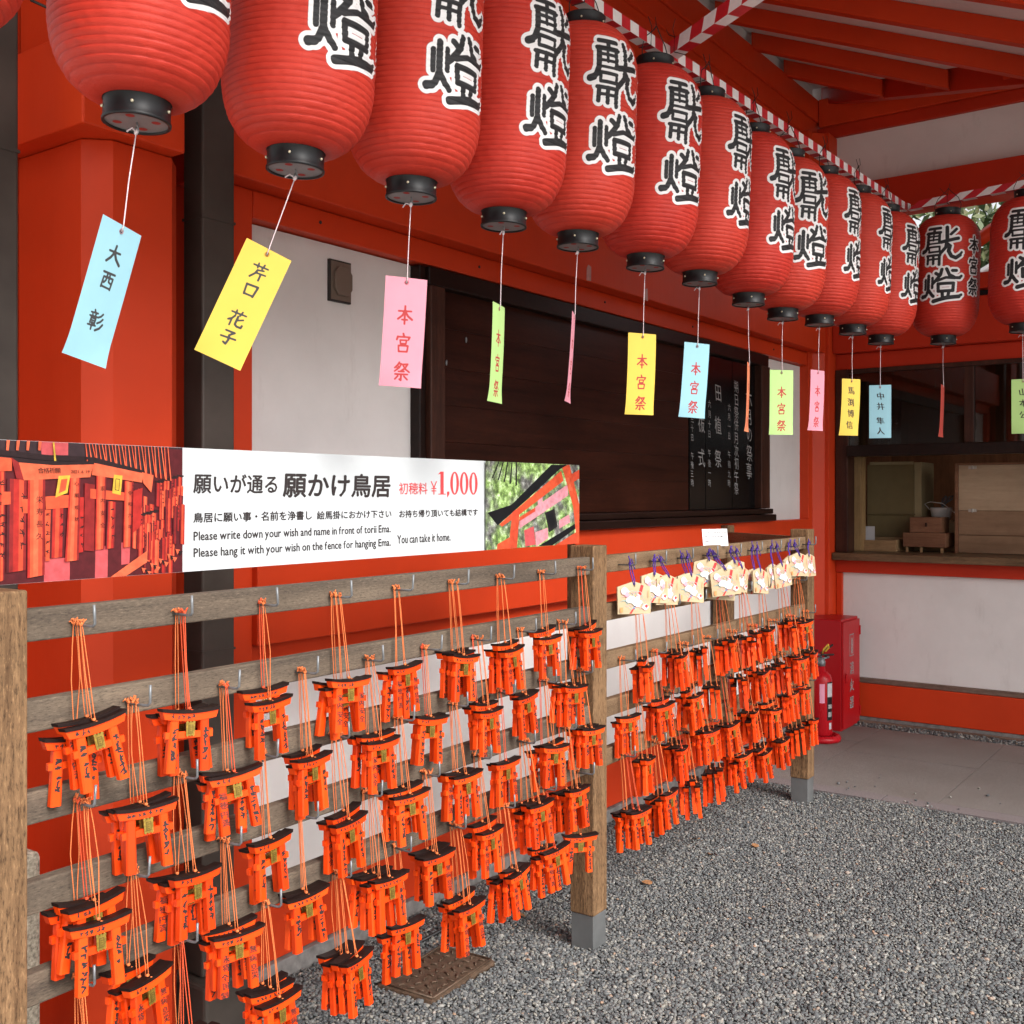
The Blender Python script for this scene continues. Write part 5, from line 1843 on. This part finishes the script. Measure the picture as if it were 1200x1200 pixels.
STR = [  # lantern, hole pixel, yaw offset, tilt, colour, kind, text, bend
    (1, (142, 271), 48, 14.2, 'blue', 'brush', ('大西 彰', -.026, .036, 1.30), .05),
    (2, (313, 298), 8, 24, 'yellow', 'brush', ('芹口 花子', -.022, .035, 1.18), .15),
    (3, (476.5, 331), 14, 2.7, 'pink', 'fest', None, .3),
    (4, (585, 362), 72, .8, 'green', 'fest', None, .15),
    (5, (672.5, 372), 85, 2.6, 'pink', 'fest', None, .12),
    (6, (753, 395), 30, .5, 'yellow', 'fest', None, .3),
    (7, (817, 406), 32, 3, 'blue', 'fest', None, .2),
    (8, (877.5, 429), 85, 0, 'orange', 'fest', None, .15),
    (9, (916, 437), 27, 0, 'green', 'fest', None, .1),
    (10, (958.5, 437), 56, .3, 'pink', 'fest', None, .2),
    (11, (998, 447), 38, 0, 'yellow', 'name', ('馬渕博信', -.022, .036, 1.38), .4),
    (12, (1031.5, 454), 2, 0, 'blue', 'name', ('中井 隼人', -.024, .036, 1.25), .1),
    (13, (1105, 454), 81, .4, 'brick', 'fest', None, .15),
    (14, (1199, 447), -4, 0, 'green', 'name', ('山本公', -.030, .036, 1.45), .1)]
SLAB = ['light blue paper strip with a black brush name hanging tilted before the red column',
        'bright yellow paper strip with a black brush name, swinging far to the left',
        'wide pink paper strip with red characters in front of the white plaster',
        'green paper strip turned nearly edge on before the dark shutter',
        'pink paper strip seen edge on before the dark shutter',
        'yellow paper strip with three red characters before the dark shutter',
        'light blue paper strip with three red characters beside the notice board',
        'orange paper strip seen edge on before the notice board',
        'pale green paper strip with red characters before the narrow white plaster',
        'small pink paper strip with red characters before the corner column',
        'small yellow paper strip with a black name before the window frame',
        'small blue paper strip with a black name before the window glass',
        'brick red paper strip seen edge on before the window mullion',
        'green paper strip with black characters at the right edge']
for (li, px, yaw, tilt, color, kind, text, bend), lab in zip(STR, SLAB):
    lp = LMAT[li] @ Vector((0, 0, -.014))
    dz = CT * lp.x + ST * lp.y
    hole = at_depth(px[0], px[1], dz - .01)
    a = math.atan2(-hole.x, hole.y)
    t = thing('paper_strip', lab, 'paper strip', group='coloured paper strips hanging from the lanterns')
    t.matrix_world = Matrix.Translation(hole) @ Matrix.Rotation(a, 4, 'Z') @ Matrix.Rotation(R(tilt), 4, 'Y') @ Matrix.Rotation(R(yaw), 4, 'Z')
    me, ink = strip_mesh('paper', color, kind, text, 'ink', bend)
    if ink is not None:      # brush writing shares the paper's mesh
        for m_ in ink.mats:
            me.materials.append(m_)
        bm = bmesh.new()
        bm.from_mesh(me)
        im = ink.mesh('ink')
        n0 = len(bm.faces)
        bm.from_mesh(im)
        bm.faces.ensure_lookup_table()
        for f_ in bm.faces[n0:]:
            f_.material_index = 1
        bm.to_mesh(me)
        bm.free()
    part('paper', me, t)
    loc = t.matrix_world.inverted() @ lp
    st_ = MB().tube([(0, -.001, -.001), (loc.x * .08, -.003, .010), (loc.x * .5, loc.y * .5, loc.z * .5), loc], .00115, 'string', 5)
    st_.blob(loc, .004, .004, .006, 'string', 6, 4)
    st_.tube([loc, loc + Vector((-.012, 0, .002)), loc + Vector((-.018, .003, -.008))], .0016, 'string', 5)
    part('string', st_, t)
    part('eyelet', MB().tube([(.0042 * math.cos(q), -.0007, .0042 * math.sin(q)) for q in [2 * math.pi * k / 10 for k in range(11)]], .0008, M['p_' + color], 5, False).add([(.0026 * math.cos(2 * math.pi * k / 10), -.0008, .0026 * math.sin(2 * math.pi * k / 10)) for k in range(10)], [tuple(range(10))], 'ink'), t)


# ------------------------------------------------------------------ striped bars
def bar(name, label, a, b, w_, pitch, slant, ties):
    a, b = Vector(a), Vector(b)
    d = b - a
    L = d.length
    t = thing(name, label, 'striped bar', a, (0, 0, math.atan2(d.y, d.x)))
    mb = MB()
    n = int(L / pitch)
    hw = w_ / 2
    for i in range(n):
        x0, x1 = L * i / n, L * (i + 1) / n
        c0 = 's_white' if i % 2 else 's_red'
        c1 = 's_red' if i % 2 else 's_white'
        s = slant * w_
        for y in (-hw, hw):
            q = [(x0, y, -hw), (x1, y, -hw), (min(x1 + s, L + s), y, hw), (x0 + s, y, hw)]
            mb.add(q, [(0, 1, 2, 3) if y < 0 else (3, 2, 1, 0)], c0)
        mb.add([(x0, -hw, -hw), (x1, -hw, -hw), (x1, hw, -hw), (x0, hw, -hw)], [(3, 2, 1, 0)], c1)
        mb.add([(x0 + s, -hw, hw), (x1 + s, -hw, hw), (x1 + s, hw, hw), (x0 + s, hw, hw)], [(0, 1, 2, 3)], c1)
    mb.add([(0, -hw, -hw), (0, hw, -hw), (0, hw, hw), (0, -hw, hw)], [(3, 2, 1, 0)], 's_white')
    mb.add([(L, -hw, -hw), (L, hw, -hw), (L, hw, hw), (L, -hw, hw)], [(0, 1, 2, 3)], 's_red')
    o = part('wrapped_bar', mb, t)
    o.rotation_euler = (0, -math.asin(d.z / L), 0)
    for x in ties:
        m2 = MB()
        e_ = hw + .002
        m2.tube([(x, -e_, -e_), (x + .004, -e_, e_), (x, e_, e_), (x - .003, e_, -e_), (x, -e_, -e_)], .0014, 'wire', 5)
        m2.tube([(x + .004, -e_, e_), (x + .012, -e_ - .012, e_ + .02), (x + .018, -e_ - .006, e_ + .05)], .0011, 'wire', 4)
        m2.tube([(x + .004, -e_, e_), (x - .012, -e_ - .010, e_ + .01), (x - .03, -e_ - .008, e_ + .035)], .0011, 'wire', 4)
        tt = part('tie_wire', m2, t)
        tt.rotation_euler = o.rotation_euler
    return t


bar('striped_bar', 'long red and white striped bar carrying the lantern row along the hall', (.3, 1.662, 2.868), (5.47, 1.556, 2.915), .036, .049, 0, [.49, .86, 1.22, 1.57, 1.92, 2.26, 2.63, 2.99, 3.37, 3.68, 4.05, 4.44, 4.82])
bar('striped_bar', 'short diagonally striped bar over the lanterns before the office', (5.465, 1.53, 2.915), (5.26, -.45, 2.945), .036, .064, 1.6, [.19, .55, .9])
bar('striped_bar', 'red and white chequered bar crossing the upper picture under the rafters', (3.085, 1.60, 2.905), (2.36, .30, 2.935), .042, .064, .35, [.05, .8])

# ------------------------------------------------------------------ small things on the ground
gp = at_depth(440, 1178, 3.17)
dr_ = thing('drain_cover', 'brown cast iron drain cover set in the gravel below the near rack', 'drain cover', (2.60, 2.16, .012), (0, 0, R(4)))
mb = MB().box(-.17, .17, -.11, .11, -.02, .006, 'iron')
part('plate', mb, dr_, .012)
mb = MB()
for i in range(9):
    for k in range(5):
        a0 = rng.uniform(0, 3.1)
        cx, cy = -.135 + i * .034, -.075 + k * .0375
        mb.tube([(cx - .011 * math.cos(a0), cy - .011 * math.sin(a0), .0075), (cx, cy, .009), (cx + .011 * math.cos(a0 + .6), cy + .011 * math.sin(a0 + .6), .0075)], .0032, 'iron', 5)
mb.tube([(-.157, -.097, .008), (.157, -.097, .008), (.157, .097, .008), (-.157, .097, .008), (-.157, -.097, .008)], .004, 'iron', 5)
part('raised_pattern', mb, dr_)
pts = []
for u, v_2, zz_ in ((480, 1115, 3.62), (540, 1083, 3.80), (585, 1053, 4.02), (630, 1018, 4.33), (660, 1000, 4.5), (700, 985, 4.68)):
    q_ = at_depth(u, v_2, F * 1.5 / (v_2 - 580))
    pts.append((q_.x, q_.y, .014))
tag(link('cable', MB().tube(pts, .006, 'cable', 8).mesh('cable')), 'thin black cable lying on the gravel under the near rack', 'cable')
LP = [((833, 1003), 0), ((815, 985), 1), ((758, 1036), 2), ((885, 993), 3), ((612, 1075), 4)]
for (px, k) in LP:
    q_ = at_depth(px[0], px[1], F * 1.49 / (px[1] - 580))
    mb = MB()
    ol = [(math.cos(2 * math.pi * i / 9) * .022, math.sin(2 * math.pi * i / 9) * .011 * (1 + .2 * (i % 2)), .004 * math.cos(i)) for i in range(9)]
    mb.add([(0, 0, .001)] + ol, [(0, i + 1, (i + 1) % 9 + 1) for i in range(9)], 'leaf_dry', True)
    o = tag(link('dry_leaf', mb.mesh('dry_leaf')), 'small dry brown leaf lying on the grey gravel', 'leaf', 'dry brown leaves lying on the gravel')
    o.location = (q_.x, q_.y, .018)
    o.rotation_euler = (R(rng.uniform(-15, 15)), R(rng.uniform(-15, 15)), rng.uniform(0, 6))
bpy.context.view_layer.update()
